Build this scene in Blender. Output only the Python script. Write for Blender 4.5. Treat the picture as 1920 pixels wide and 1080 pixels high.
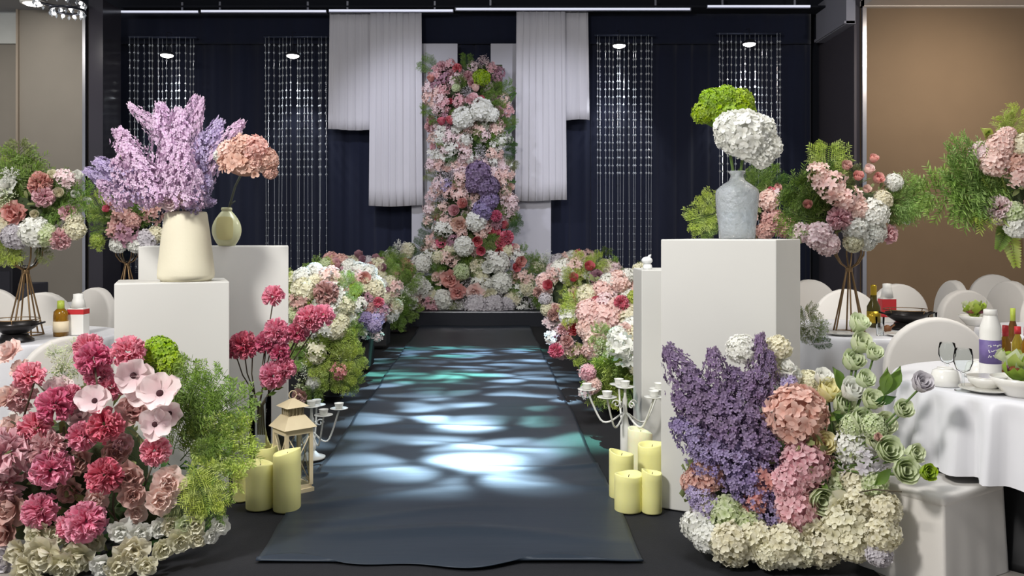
import bpy, bmesh, math, random
import numpy as np
from mathutils import Vector, Matrix, Euler

for _o in list(bpy.data.objects):
    bpy.data.objects.remove(_o)
scene = bpy.context.scene
COL = scene.collection

# ------------------------------------------------------------------ camera
F = 1600.0          # focal length in pixels of the 1920 px frame
HZ = 440.0          # row of the horizon
EYE = 1.4           # eye height in metres
cam_d = bpy.data.cameras.new('camera')
cam_d.sensor_width = 36.0
cam_d.lens = F / 1920.0 * 36.0
cam_d.shift_y = -(540.0 - HZ) / 1920.0
cam_d.clip_end = 100
cam = bpy.data.objects.new('camera', cam_d)
cam.location = (0, 0, EYE)
cam.rotation_euler = (math.pi / 2, 0, 0)
COL.objects.link(cam)
scene.camera = cam


def P(x, y, d):
    return Vector(((x - 960.0) / F * d, d, EYE - (y - HZ) / F * d))


# ------------------------------------------------------------------ view / world
scene.view_settings.view_transform = 'Standard'
scene.view_settings.look = 'None'
scene.view_settings.gamma = 1.0
scene.view_settings.use_curve_mapping = False
scene.view_settings.exposure = 0.0

world = bpy.data.worlds.new('hall_ambience')
scene.world = world
world.use_nodes = True
world.node_tree.nodes['Background'].inputs[0].default_value = (0.93, 0.95, 1.0, 1)
world.node_tree.nodes['Background'].inputs[1].default_value = 0.38


# ------------------------------------------------------------------ lights
def aim(o, target):
    v = Vector(target) - o.location
    o.rotation_euler = v.to_track_quat('-Z', 'Y').to_euler()


def area(name, loc, target, size, power, col=(1, 1, 1), size_y=None):
    l = bpy.data.lights.new(name, 'AREA')
    l.energy = power
    l.color = col
    l.size = size
    if size_y:
        l.shape = 'RECTANGLE'
        l.size_y = size_y
    o = bpy.data.objects.new(name, l)
    o.location = loc
    COL.objects.link(o)
    aim(o, target)
    return o


def spot(name, loc, target, power, angle, blend=0.4, col=(1, 1, 1), radius=0.1):
    l = bpy.data.lights.new(name, 'SPOT')
    l.energy = power
    l.color = col
    l.spot_size = math.radians(angle)
    l.spot_blend = blend
    l.shadow_soft_size = radius
    o = bpy.data.objects.new(name, l)
    o.location = loc
    COL.objects.link(o)
    aim(o, target)
    return o


area('hall_key_light', (-2.6, 0.4, 4.3), (0.2, 4.6, 0.8), 0.7, 300, (1.0, 0.97, 0.93))
area('aisle_ceiling_light', (0.2, 4.0, 4.75), (-0.1, 5.5, 0), 1.6, 120, (0.95, 0.97, 1.0))
area('table_ceiling_light_right', (3.6, 5.0, 4.6), (2.9, 5.2, 0.7), 1.6, 105, (1.0, 0.93, 0.84))
area('table_ceiling_light_left', (-4.2, 5.4, 4.6), (-3.4, 5.8, 0.7), 1.5, 75, (1.0, 0.95, 0.88))
spot('wall_washer_right', (6.6, 10.6, 4.75), (6.4, 13.05, 2.4), 330, 110, 1.0, (1.0, 0.88, 0.74), 0.2)
spot('wall_washer_left', (-7.0, 10.6, 4.7), (-7.0, 13.05, 2.4), 260, 110, 1.0, (1.0, 0.96, 0.9), 0.2)
spot('cornice_added_fill_right', (6.0, 7.0, 4.3), (6.6, 13.0, 4.7), 260, 50, 0.8, (1.0, 0.95, 0.9), 0.1)  # added spot, out of view, brightens the cornice; no fixture of the hall
spot('stage_wash_left', (-2.6, 10.4, 4.75), (-1.4, 14.0, 2.6), 300, 60, 0.8, (0.86, 0.88, 1.0), 0.15)
spot('stage_wash_right', (1.4, 10.4, 4.75), (0.6, 14.0, 2.6), 290, 60, 0.8, (0.86, 0.88, 1.0), 0.15)
spot('row_light_left', (-0.4, 3.4, 4.7), (-1.75, 9.0, 0.6), 420, 52, 0.7, (1.0, 0.98, 0.95), 0.15)
spot('row_light_right', (-0.6, 3.4, 4.7), (0.95, 8.8, 0.6), 420, 52, 0.7, (1.0, 0.98, 0.95), 0.15)


# projector throwing a rippled-water pattern on the runner (a real light with a gobo)
def gobo(loc, target, power):
    o = spot('ripple_projector', loc, target, power, 62, 0.1, (1, 1, 1), 0.02)
    l = o.data
    l.use_nodes = True
    nt = l.node_tree
    N, L = nt.nodes, nt.links
    em = N['Emission']
    ax = (Vector(target) - Vector(loc)).normalized()
    ux = Vector((1, 0, 0))
    uy = ax.cross(ux).normalized()

    def dot(vec, const):
        n = N.new('ShaderNodeVectorMath'); n.operation = 'DOT_PRODUCT'
        L.new(vec, n.inputs[0]); n.inputs[1].default_value = const
        return n.outputs['Value']

    def mth(op, a, b=None, c=None, clamp=False):
        n = N.new('ShaderNodeMath'); n.operation = op; n.use_clamp = clamp
        for i, v in enumerate((a, b, c)):
            if v is None: continue
            if isinstance(v, (int, float)): n.inputs[i].default_value = v
            else: L.new(v, n.inputs[i])
        return n.outputs[0]
    geo = N.new('ShaderNodeNewGeometry')
    inc = geo.outputs['Incoming']
    a = dot(inc, ax); b = dot(inc, ux); c = dot(inc, uy)
    u = mth('DIVIDE', b, a); v = mth('DIVIDE', c, a)
    comb = N.new('ShaderNodeCombineXYZ')
    L.new(u, comb.inputs[0]); L.new(v, comb.inputs[1])
    mp = N.new('ShaderNodeMapping'); mp.inputs['Scale'].default_value = (17, 40, 1)
    L.new(comb.outputs[0], mp.inputs[0])
    nz = N.new('ShaderNodeTexNoise'); nz.inputs['Scale'].default_value = 0.6; nz.inputs['Detail'].default_value = 1
    L.new(mp.outputs[0], nz.inputs['Vector'])
    mixv = N.new('ShaderNodeVectorMath'); mixv.operation = 'MULTIPLY_ADD'
    L.new(nz.outputs['Color'], mixv.inputs[0]); mixv.inputs[1].default_value = (1.6, 1.6, 0); L.new(mp.outputs[0], mixv.inputs[2])
    vo = N.new('ShaderNodeTexVoronoi'); vo.feature = 'SMOOTH_F1'; vo.inputs['Scale'].default_value = 1.0
    vo.inputs['Smoothness'].default_value = 0.35
    L.new(mixv.outputs[0], vo.inputs['Vector'])
    blob = N.new('ShaderNodeMapRange'); blob.interpolation_type = 'SMOOTHSTEP'
    L.new(vo.outputs['Distance'], blob.inputs['Value'])
    blob.inputs['From Min'].default_value = 0.64; blob.inputs['From Max'].default_value = 0.2
    blob.inputs['To Min'].default_value = 0.02; blob.inputs['To Max'].default_value = 1.0
    nz2 = N.new('ShaderNodeTexNoise'); nz2.inputs['Scale'].default_value = 0.33; nz2.inputs['Detail'].default_value = 0
    L.new(mp.outputs[0], nz2.inputs['Vector'])
    amp = N.new('ShaderNodeMapRange')
    L.new(nz2.outputs['Fac'], amp.inputs['Value'])
    amp.inputs['From Min'].default_value = 0.32; amp.inputs['From Max'].default_value = 0.60
    amp.inputs['To Min'].default_value = 0.1; amp.inputs['To Max'].default_value = 1.0
    # gobo aperture
    au = mth('ABSOLUTE', u)
    mu = N.new('ShaderNodeMapRange'); mu.interpolation_type = 'SMOOTHSTEP'
    L.new(au, mu.inputs['Value']); mu.inputs['From Min'].default_value = 0.21; mu.inputs['From Max'].default_value = 0.14
    mv = N.new('ShaderNodeMapRange'); mv.interpolation_type = 'SMOOTHSTEP'
    L.new(v, mv.inputs['Value']); mv.inputs['From Min'].default_value = 0.262; mv.inputs['From Max'].default_value = 0.215
    mw = N.new('ShaderNodeMapRange'); mw.interpolation_type = 'SMOOTHSTEP'
    L.new(v, mw.inputs['Value']); mw.inputs['From Min'].default_value = -0.42; mw.inputs['From Max'].default_value = -0.38
    s = mth('MULTIPLY', blob.outputs[0], amp.outputs[0])
    s = mth('MULTIPLY', s, mu.outputs[0])
    s = mth('MULTIPLY', s, mv.outputs[0])
    s = mth('MULTIPLY', s, mw.outputs[0])
    cr = N.new('ShaderNodeMix'); cr.data_type = 'RGBA'
    nz3 = N.new('ShaderNodeTexNoise'); nz3.inputs['Scale'].default_value = 0.22; nz3.inputs['Detail'].default_value = 0
    mp3 = N.new('ShaderNodeVectorMath'); mp3.operation = 'ADD'; mp3.inputs[1].default_value = (3.7, 9.1, 4)
    L.new(mp.outputs[0], mp3.inputs[0]); L.new(mp3.outputs[0], nz3.inputs['Vector'])
    tm = N.new('ShaderNodeMapRange'); L.new(nz3.outputs['Fac'], tm.inputs['Value'])
    tm.inputs['From Min'].default_value = 0.56; tm.inputs['From Max'].default_value = 0.66
    L.new(tm.outputs[0], cr.inputs[0])
    cr.inputs[6].default_value = (0.50, 0.76, 1.0, 1)
    cr.inputs[7].default_value = (0.26, 0.95, 0.80, 1)
    L.new(cr.outputs[2], em.inputs['Color'])
    L.new(s, em.inputs['Strength'])
    return o


gobo((-0.6, 12.6, 4.95), (-0.42, 7.75, 0), 12000)


# ------------------------------------------------------------------ colours / materials
def lin(c):
    out = []
    for v in c:
        v = v / 255.0
        out.append(v / 12.92 if v <= 0.04045 else ((v + 0.055) / 1.055) ** 2.4)
    return tuple(out) + (1.0,)


MATS = {}


def mat(name, c, rough=0.6, metal=0.0, c2=None, nscale=6.0, spec=0.4, bump=0.0, bscale=40.0, trans=0.0, ior=1.45, sheen=0.0, emit=None, estr=0.0, alpha=1.0, coat=0.0, stretch=None):
    if name in MATS: return MATS[name]
    m = bpy.data.materials.new(name)
    m.use_nodes = True
    nt = m.node_tree; N, L = nt.nodes, nt.links
    b = N['Principled BSDF']
    tc = N.new('ShaderNodeTexCoord')
    vec = tc.outputs['Object']
    if stretch:
        mpn = N.new('ShaderNodeMapping'); mpn.inputs['Scale'].default_value = stretch
        L.new(vec, mpn.inputs[0]); vec = mpn.outputs[0]
    nz = N.new('ShaderNodeTexNoise'); nz.inputs['Scale'].default_value = nscale; nz.inputs['Detail'].default_value = 3
    L.new(vec, nz.inputs['Vector'])
    mx = N.new('ShaderNodeMix'); mx.data_type = 'RGBA'
    L.new(nz.outputs['Fac'], mx.inputs[0])
    cc = lin(c)
    if c2 is None:
        mx.inputs[6].default_value = tuple(min(1, v * 0.93) for v in cc[:3]) + (1,)
        mx.inputs[7].default_value = tuple(min(1, v * 1.07) for v in cc[:3]) + (1,)
    else:
        mx.inputs[6].default_value = cc; mx.inputs[7].default_value = lin(c2)
    L.new(mx.outputs[2], b.inputs['Base Color'])
    b.inputs['Roughness'].default_value = rough
    b.inputs['Metallic'].default_value = metal
    b.inputs['Specular IOR Level'].default_value = spec
    b.inputs['IOR'].default_value = ior
    b.inputs['Transmission Weight'].default_value = trans
    b.inputs['Sheen Weight'].default_value = sheen
    b.inputs['Coat Weight'].default_value = coat
    if emit is not None:
        b.inputs['Emission Color'].default_value = lin(emit); b.inputs['Emission Strength'].default_value = estr
    if bump:
        bn = N.new('ShaderNodeTexNoise'); bn.inputs['Scale'].default_value = bscale; bn.inputs['Detail'].default_value = 4
        L.new(vec, bn.inputs['Vector'])
        bp = N.new('ShaderNodeBump'); bp.inputs['Strength'].default_value = bump; bp.inputs['Distance'].default_value = 0.02
        L.new(bn.outputs['Fac'], bp.inputs['Height']); L.new(bp.outputs[0], b.inputs['Normal'])
    MATS[name] = m
    return m


def petal_mat(name, base, tip, trans=0.3, rough=0.7):
    """petals: colour from claw to tip, a little hue drift between flowers, some light coming through"""
    m = bpy.data.materials.new(name)
    m.use_nodes = True
    nt = m.node_tree; N, L = nt.nodes, nt.links
    b = N['Principled BSDF']; out = N['Material Output']
    at = N.new('ShaderNodeAttribute'); at.attribute_name = 'tip'
    mx = N.new('ShaderNodeMix'); mx.data_type = 'RGBA'
    L.new(at.outputs['Fac'], mx.inputs[0])
    mx.inputs[6].default_value = lin(base); mx.inputs[7].default_value = lin(tip)
    oi = N.new('ShaderNodeObjectInfo')
    tc = N.new('ShaderNodeTexCoord')
    nz = N.new('ShaderNodeTexNoise'); nz.inputs['Scale'].default_value = 2.6; nz.inputs['Detail'].default_value = 2
    L.new(tc.outputs['Object'], nz.inputs['Vector'])
    hsv = N.new('ShaderNodeHueSaturation')
    mh = N.new('ShaderNodeMapRange'); L.new(oi.outputs['Random'], mh.inputs['Value'])
    mh.inputs['To Min'].default_value = 0.49; mh.inputs['To Max'].default_value = 0.51
    ms = N.new('ShaderNodeMapRange'); L.new(nz.outputs['Fac'], ms.inputs['Value'])
    ms.inputs['From Min'].default_value = 0.3; ms.inputs['From Max'].default_value = 0.7
    ms.inputs['To Min'].default_value = 0.85; ms.inputs['To Max'].default_value = 1.15
    L.new(mh.outputs[0], hsv.inputs['Hue']); L.new(ms.outputs[0], hsv.inputs['Saturation'])
    L.new(mx.outputs[2], hsv.inputs['Color'])
    L.new(hsv.outputs[0], b.inputs['Base Color'])
    b.inputs['Roughness'].default_value = rough
    b.inputs['Specular IOR Level'].default_value = 0.25
    tr = N.new('ShaderNodeBsdfTranslucent'); L.new(hsv.outputs[0], tr.inputs['Color'])
    ms2 = N.new('ShaderNodeMixShader'); ms2.inputs[0].default_value = trans
    L.new(b.outputs[0], ms2.inputs[1]); L.new(tr.outputs[0], ms2.inputs[2])
    L.new(ms2.outputs[0], out.inputs['Surface'])
    MATS[name] = m
    return m


PM = {}
for nm, b_, t_ in [
    ('hot', (222, 104, 138), (246, 172, 192)), ('deeppink', (200, 78, 114), (232, 136, 160)),
    ('blush', (230, 194, 186), (246, 222, 214)), ('pale', (230, 202, 206), (246, 230, 230)),
    ('dusty', (186, 138, 132), (218, 180, 172)), ('peach', (208, 158, 144), (232, 196, 184)),
    ('salmon', (206, 136, 130), (232, 178, 170)), ('pink', (214, 156, 164), (238, 200, 204)),
    ('rose', (208, 86, 106), (234, 142, 152)), ('mauve', (160, 116, 134), (198, 158, 170)),
    ('white', (226, 226, 216), (243, 243, 238)), ('cream', (214, 208, 176), (238, 234, 212)),
    ('greenwhite', (168, 186, 122), (226, 232, 200)), ('butter', (224, 208, 112), (240, 236, 190)),
    ('lavender', (160, 142, 188), (206, 194, 222)), ('lilacpink', (196, 160, 192), (230, 208, 228)),
    ('purple', (112, 92, 126), (156, 136, 166)), ('violet', (126, 110, 154), (170, 156, 192)),
    ('greywhite', (190, 184, 190), (220, 216, 220)),
    ('lime', (112, 146, 26), (168, 194, 70)), ('green', (84, 114, 50), (134, 162, 82)),
    ('fern', (104, 138, 62), (160, 186, 108)), ('darkgreen', (44, 74, 36), (84, 116, 62)),
    ('olive', (104, 116, 70), (150, 158, 108)), ('yellowgreen', (146, 170, 70), (198, 212, 120)),
]:
    PM[nm] = petal_mat('petal_' + nm, b_, t_)
M_stem = mat('flower_stem', (74, 66, 50), 0.7)
M_stemg = mat('green_stem', (84, 108, 52), 0.6)
M_stemw = mat('pale_twig', (206, 190, 172), 0.7)
M_foam = mat('floral_foam', (58, 72, 44), 0.95, c2=(74, 84, 58), nscale=18, bump=0.4)
M_seed = mat('flower_eye', (62, 34, 40), 0.9)


# ------------------------------------------------------------------ mesh builder
class MB:
    def __init__(self):
        self.v = []; self.f = []; self.t = []; self.n = 0

    def add(self, verts, faces, tip=None):
        verts = np.asarray(verts, dtype=float)
        self.v.append(verts)
        n = self.n
        self.f.extend([tuple(i + n for i in f) for f in faces])
        self.t.append(np.ones(len(verts)) if tip is None else np.asarray(tip, dtype=float))
        self.n += len(verts)

    def mesh(self, name, smooth=True):
        me = bpy.data.meshes.new(name)
        v = np.concatenate(self.v)
        me.from_pydata(v.tolist(), [], self.f)
        a = me.attributes.new('tip', 'FLOAT', 'POINT')
        a.data.foreach_set('value', np.concatenate(self.t).astype(np.float32))
        if smooth:
            me.polygons.foreach_set('use_smooth', [True] * len(me.polygons))
        me.update()
        return me

    # ---- shapes
    def box(self, c, s, rz=0.0):
        x, y, z = s[0] / 2, s[1] / 2, s[2] / 2
        vs = np.array([(-x, -y, -z), (x, -y, -z), (x, y, -z), (-x, y, -z), (-x, -y, z), (x, -y, z), (x, y, z), (-x, y, z)])
        ca, sa = math.cos(rz), math.sin(rz)
        r = np.array([[ca, -sa, 0], [sa, ca, 0], [0, 0, 1]])
        self.add(vs @ r.T + np.array(c), [(3, 2, 1, 0), (4, 5, 6, 7), (0, 1, 5, 4), (1, 2, 6, 5), (2, 3, 7, 6), (3, 0, 4, 7)])

    def tube(self, pts, rad, n=6, cap=True):
        pts = [np.array(p, dtype=float) for p in pts]
        if not hasattr(rad, '__len__'): rad = [rad] * len(pts)
        vs = []; fs = []; tp = []
        prev = None
        for i, p in enumerate(pts):
            d = pts[min(i + 1, len(pts) - 1)] - pts[max(i - 1, 0)]
            d = d / (np.linalg.norm(d) + 1e-9)
            if prev is None:
                a = np.cross(d, [0, 0, 1.0])
                if np.linalg.norm(a) < 0.1: a = np.cross(d, [0, 1.0, 0])
            else:
                a = prev - d * np.dot(prev, d)
            a /= np.linalg.norm(a); prev = a
            b = np.cross(d, a)
            for k in range(n):
                th = 2 * math.pi * k / n
                vs.append(p + rad[i] * (a * math.cos(th) + b * math.sin(th)))
                tp.append(0.3)
        for i in range(len(pts) - 1):
            for k in range(n):
                k2 = (k + 1) % n
                fs.append((i * n + k, i * n + k2, (i + 1) * n + k2, (i + 1) * n + k))
        if cap:
            fs.append(tuple(range(n))[::-1]); fs.append(tuple((len(pts) - 1) * n + k for k in range(n)))
        self.add(vs, fs, tp)

    def lathe(self, prof, n=32, c=(0, 0, 0), wob=None):
        vs = []; fs = []
        for (r, z) in prof:
            for k in range(n):
                th = 2 * math.pi * k / n
                rr = r if wob is None else r * (1 + wob(th, z))
                vs.append((c[0] + rr * math.cos(th), c[1] + rr * math.sin(th), c[2] + z))
        m = len(prof)
        for i in range(m - 1):
            for k in range(n):
                k2 = (k + 1) % n
                fs.append((i * n + k, i * n + k2, (i + 1) * n + k2, (i + 1) * n + k))
        if prof[0][0] > 1e-4: fs.append(tuple(range(n))[::-1])
        if prof[-1][0] > 1e-4: fs.append(tuple((m - 1) * n + k for k in range(n)))
        self.add(vs, fs)

    def octa(self, c, r, h=None):
        h = h or r
        c = np.array(c)
        vs = [c + (r, 0, 0), c + (0, r, 0), c + (-r, 0, 0), c + (0, -r, 0), c + (0, 0, h), c + (0, 0, -h)]
        self.add(vs, [(0, 1, 4), (1, 2, 4), (2, 3, 4), (3, 0, 4), (1, 0, 5), (2, 1, 5), (3, 2, 5), (0, 3, 5)])

    def ball(self, c, r, nu=8, nv=5, sq=1.0):
        prof = [(max(1e-5, r * math.sin(math.pi * i / nv)), -r * sq * math.cos(math.pi * i / nv)) for i in range(nv + 1)]
        self.lathe(prof, nu, c)

    def arr(self, vs, fs, R, o, tip):
        self.add(vs @ R.T + o, fs, tip)


def basis(z, roll=0.0):
    z = np.array(z, dtype=float); z /= np.linalg.norm(z) + 1e-9
    a = np.array([0, 0, 1.0]) if abs(z[2]) < 0.9 else np.array([1.0, 0, 0])
    x = np.cross(a, z); x /= np.linalg.norm(x)
    y = np.cross(z, x)
    c, s = math.cos(roll), math.sin(roll)
    return np.stack([x * c + y * s, -x * s + y * c, z], axis=1)


def petal(nu=2, nv=2, w=1.0, l=1.0, cup=0.2, curl=0.0, ruf=0.0, shape=0.5, seed=0, narrow=0.12):
    """grid petal, claw at origin, runs along +Y, face +Z"""
    rng = np.random.RandomState(seed)
    vs = []; tp = []
    ph = rng.rand() * 6.28
    for j in range(nv + 1):
        t = j / nv
        wid = w * 0.5 * (narrow + (1 - narrow) * math.sin(min(1.0, t / (0.5 + shape * 0.5)) * math.pi / 2)) * (1.0 if t < 0.75 else 1.0 - 0.35 * ((t - 0.75) / 0.25) ** 2)
        for i in range(nu + 1):
            s = 2 * i / nu - 1
            x = s * wid
            y = l * (t - 0.10 * s * s * t)
            z = cup * l * (s * s * 0.55 * t) + curl * l * t * t
            if ruf: z += ruf * l * t * t * math.sin(ph + s * 5.0) + ruf * l * 0.4 * t * (rng.rand() - 0.5); 
            if ruf and j == nv: y += ruf * l * 0.5 * (rng.rand() - 0.5)
            vs.append((x, y, z)); tp.append(t)
    fs = []
    for j in range(nv):
        for i in range(nu):
            a = j * (nu + 1) + i
            fs.append((a, a + 1, a + nu + 2, a + nu + 1))
    return np.array(vs), fs, np.array(tp)


def fib(n, zmin, rng, jit=0.06):
    out = []
    for i in range(n):
        z = 1 - (1 - zmin) * (i + 0.5) / n
        r = math.sqrt(max(0, 1 - z * z)); a = i * 2.39996
        p = np.array([r * math.cos(a), r * math.sin(a), z]) + rng.normal(0, jit, 3)
        out.append(p / np.linalg.norm(p))
    return out


def rotx(a):
    c, s = math.cos(a), math.sin(a)
    return np.array([[1, 0, 0], [0, c, -s], [0, s, c]])


def rotz(a):
    c, s = math.cos(a), math.sin(a)
    return np.array([[c, -s, 0], [s, c, 0], [0, 0, 1.0]])


def add_floret(mb, o, nrm, size, rng, k=4, nu=2, nv=2, tilt=0.35, wid=0.95, tipmul=1.0):
    B = basis(nrm, rng.rand() * 6.28)
    for q in range(k):
        vs, fs, tp = petal(nu, nv, size * wid, size, 0.25, -0.12, 0.10, 0.6, rng.randint(9999))
        R = B @ rotz(2 * math.pi * q / k + rng.normal(0, 0.1)) @ rotx(tilt + rng.normal(0, 0.15))
        mb.arr(vs, fs, R, o, tp * tipmul)


def m_hydrangea(seed, n=64, fs=0.30, zmin=-0.55, squash=0.9, k=4):
    rng = np.random.RandomState(seed); mb = MB()
    for p in fib(n, zmin, rng):
        r = 0.80 + rng.rand() * 0.14
        o = p * r * np.array([1, 1, squash])
        add_floret(mb, o, p + rng.normal(0, 0.16, 3), fs * (0.85 + rng.rand() * 0.3), rng, k)
    mb.ball((0, 0, 0), 0.74, 10, 6, squash)
    mb.t[-1][:] = 0.0
    return mb.mesh('hydrangea')


def m_cluster(seed, n=22, fs=0.42, k=5):
    rng = np.random.RandomState(seed); mb = MB()
    for p in fib(n, -0.2, rng, 0.18):
        r = 0.62 + rng.rand() * 0.35
        o = p * r
        add_floret(mb, o, p + rng.normal(0, 0.3, 3), fs * (0.75 + rng.rand() * 0.4), rng, k, 2, 2, 0.25, 0.7)
        mb.tube([o * 0.15, o], 0.015, 4, False)
    return mb.mesh('blossom_cluster')


def m_pompom(seed, n=95):
    """carnation / ball chrysanthemum: many fringed petals radiating"""
    rng = np.random.RandomState(seed); mb = MB()
    for i, p in enumerate(fib(n, -0.5, rng, 0.10)):
        L = 0.66 + rng.rand() * 0.14
        vs, fs, tp = petal(3, 2, 0.34 + rng.rand() * 0.12, L, 0.35, -0.05, 0.22, 0.95, rng.randint(9999), 0.2)
        B = basis(p, rng.rand() * 6.28)
        R = B @ rotx(math.pi / 2 - 0.25 + rng.normal(0, 0.22))
        mb.arr(vs, fs, R, p * 0.26, tp)
    return mb.mesh('carnation')


def m_peony(seed, layers=((7, 1.25, 0.95, 0.9), (6, 0.85, 0.85, 0.85), (5, 0.45, 0.62, 0.8))):
    """open ruffled flower facing +Z"""
    rng = np.random.RandomState(seed); mb = MB()
    for li, (k, op, l, w) in enumerate(layers):
        for q in range(k):
            vs, fs, tp = petal(4, 4, w * (0.85 + rng.rand() * 0.3), l * (0.85 + rng.rand() * 0.25), 0.35, 0.16 if li else -0.05, 0.13, 0.6, rng.randint(9999), 0.2)
            R = rotz(2 * math.pi * (q + 0.5 * li) / k + rng.normal(0, 0.16)) @ rotx(math.pi / 2 - op + rng.normal(0, 0.14))
            mb.arr(vs, fs, R, np.array([0, 0, -0.25 + 0.08 * li]), tp)
    return mb.mesh('peony')


def m_rose(seed, tight=1.0):
    """cupped bud: nested petals around +Z"""
    rng = np.random.RandomState(seed); mb = MB()
    spec = [(5, 0.62, 1.30, 1.05, 0.55), (5, 0.40, 1.30, 1.0, 0.48), (4, 0.22, 1.2, 0.85, 0.36), (3, 0.08, 1.1, 0.6, 0.2)]
    for li, (k, op, l, w, r0) in enumerate(spec):
        for q in range(k):
            th = 2 * math.pi * (q + 0.5 * li) / k + rng.normal(0, 0.12)
            # vertical cupped petal
            nv, nu = 4, 4
            vs = []; tp = []
            for j in range(nv + 1):
                t = j / nv
                rad = r0 * math.sin(min(1, t * 1.5 + 0.12) * math.pi / 2) * (1 + 0.22 * op * 2 * max(0, t - 0.55)) * (1.05 - 0.12 * t * (1 - op))
                if t > 0.85: rad += 0.10 * op
                z = -0.62 + l * t * (1.0 - 0.25 * op)
                aw = (math.pi / k) * (1.25 if t < 0.8 else 1.0)
                for i in range(nu + 1):
                    s = 2 * i / nu - 1
                    a = th + s * aw
                    vs.append((rad * math.cos(a) * (1 + 0.04 * math.sin(3 * s + q)), rad * math.sin(a), z - 0.14 * t * s * s * l + rng.normal(0, 0.012)))
                    tp.append(0.15 + 0.85 * t)
            fs = []
            for j in range(nv):
                for i in range(nu):
                    a = j * (nu + 1) + i
                    fs.append((a, a + 1, a + nu + 2, a + nu + 1))
            mb.add(vs, fs, tp)
    return mb.mesh('rose')


def m_panicle(seed, n=300, fs=0.058, prof=0.26, lobes=0.25):
    """lilac panicle along +Z, length 1"""
    rng = np.random.RandomState(seed); mb = MB()
    ph = rng.rand(3) * 6.28
    for i in range(n):
        t = (i + 0.5) / n
        z = t ** 1.05
        R = prof * (0.55 + 0.9 * math.sin(math.pi * min(1, z * 0.85 + 0.12)) ** 1.0) * (1 - 0.55 * z)
        a = i * 2.39996 + rng.normal(0, 0.2)
        R *= 1 + lobes * math.sin(3 * a + 9 * z + ph[0]) + 0.2 * rng.normal()
        d = np.array([math.cos(a), math.sin(a), 0.55])
        o = np.array([R * math.cos(a), R * math.sin(a), z + rng.normal(0, 0.01)])
        add_floret(mb, o, d + rng.normal(0, 0.25, 3), fs * (0.75 + rng.rand() * 0.5), rng, 4, 1, 2, 0.3, 0.8, 1.0)
    mb.tube([(0, 0, 0), (0, 0, 0.92)], [0.02, 0.006], 5)
    return mb.mesh('lilac')


def m_breath(seed, n=70):
    """baby's breath / fine filler tuft"""
    rng = np.random.RandomState(seed); mb = MB()
    for p in fib(n, -0.1, rng, 0.25):
        o = p * (0.55 + 0.45 * rng.rand())
        mb.tube([o * 0.2, o], 0.008, 3, False)
        mb.t[-1][:] = 0.0
        for q in range(2):
            c = o + rng.normal(0, 0.06, 3)
            mb.octa(c, 0.035 + 0.03 * rng.rand())
    return mb.mesh('filler', False)


def m_spray(seed, nb=15, wid=0.30, needles=9, droop=0.15):
    """asparagus-fern plume along +Z, length 1, roughly flat with normal +Y"""
    rng = np.random.RandomState(seed); mb = MB()
    def axis(t): return np.array([0.04 * math.sin(3 * t + seed), -droop * t * t, t])
    mb.tube([axis(i / 8) for i in range(9)], [0.009 * (1 - 0.75 * i / 8) for i in range(9)], 4)
    mb.t[-1][:] = 0
    for b in range(nb):
        t0 = 0.10 + 0.86 * b / nb
        L = wid * (0.35 + 0.9 * math.sin(math.pi * min(1, 0.15 + t0 * 0.85)) ** 0.8) * (0.8 + 0.4 * rng.rand())
        for sgn in (-1, 1):
            d = np.array([sgn * 0.82, rng.normal(0, 0.3), 0.6]); d /= np.linalg.norm(d)
            o = axis(t0)
            e = o + d * L
            mb.tube([o, e], [0.005, 0.002], 3, False); mb.t[-1][:] = 0.2
            for q in range(needles):
                s = 0.15 + 0.85 * q / needles
                c = o + d * L * s
                for g in (-1, 1):
                    nd = d * 0.7 + np.array([-d[2] * g, rng.normal(0, 0.5), d[0] * g]) * 0.7
                    nd /= np.linalg.norm(nd)
                    ln = L * 0.26 * (1 - 0.5 * s) + 0.02
                    side = np.cross(nd, rng.normal(0, 1, 3)); side /= np.linalg.norm(side) + 1e-6
                    w = 0.009
                    mb.add([c - side * w * 0.4, c + side * w * 0.4, c + nd * ln * 0.6 + side * w, c + nd * ln, c + nd * ln * 0.6 - side * w], [(0, 1, 2, 3, 4)], [0.3, 0.3, 0.7, 1, 0.7])
    return mb.mesh('fern_plume', False)


def m_frond(seed, nb=13, wid=0.26):
    """leather-leaf fern frond: paired pinnae"""
    rng = np.random.RandomState(seed); mb = MB()
    mb.tube([(0, 0, 0), (0.02, 0, 0.5), (0, -0.05, 1)], [0.012, 0.009, 0.003], 4); mb.t[-1][:] = 0
    for b in range(nb):
        t = 0.12 + 0.85 * b / nb
        L = wid * (1.05 - t) ** 0.7 + 0.03
        for sgn in (-1, 1):
            vs, fs, tp = petal(2, 4, 0.075, L, 0.2, -0.1, 0.05, 0.3, rng.randint(9999), 0.4)
            B = np.stack([np.array([0, 0, -1.0]) * sgn, np.array([sgn * 0.9, 0, 0.42]), np.array([0, -1, 0])], axis=1)
            mb.arr(vs, fs, B, np.array([0.01, -0.03 * t, t]), tp)
    return mb.mesh('frond')


def m_leaf(seed, w=0.45):
    mb = MB()
    vs, fs, tp = petal(4, 6, w, 1.0, 0.25, -0.12, 0.03, 0.15, seed, 0.15)
    # pointed tip
    tcol = tp[:, None]
    vs[:, 0] *= np.where(tp > 0.6, 1 - ((tp - 0.6) / 0.4) ** 1.6 * 0.9, 1)
    mb.add(vs, fs, 0.3 + 0.5 * tp)
    mb.tube([(0, -0.25, 0), (0, 0, 0)], 0.012, 4)
    return mb.mesh('leaf')


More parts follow.
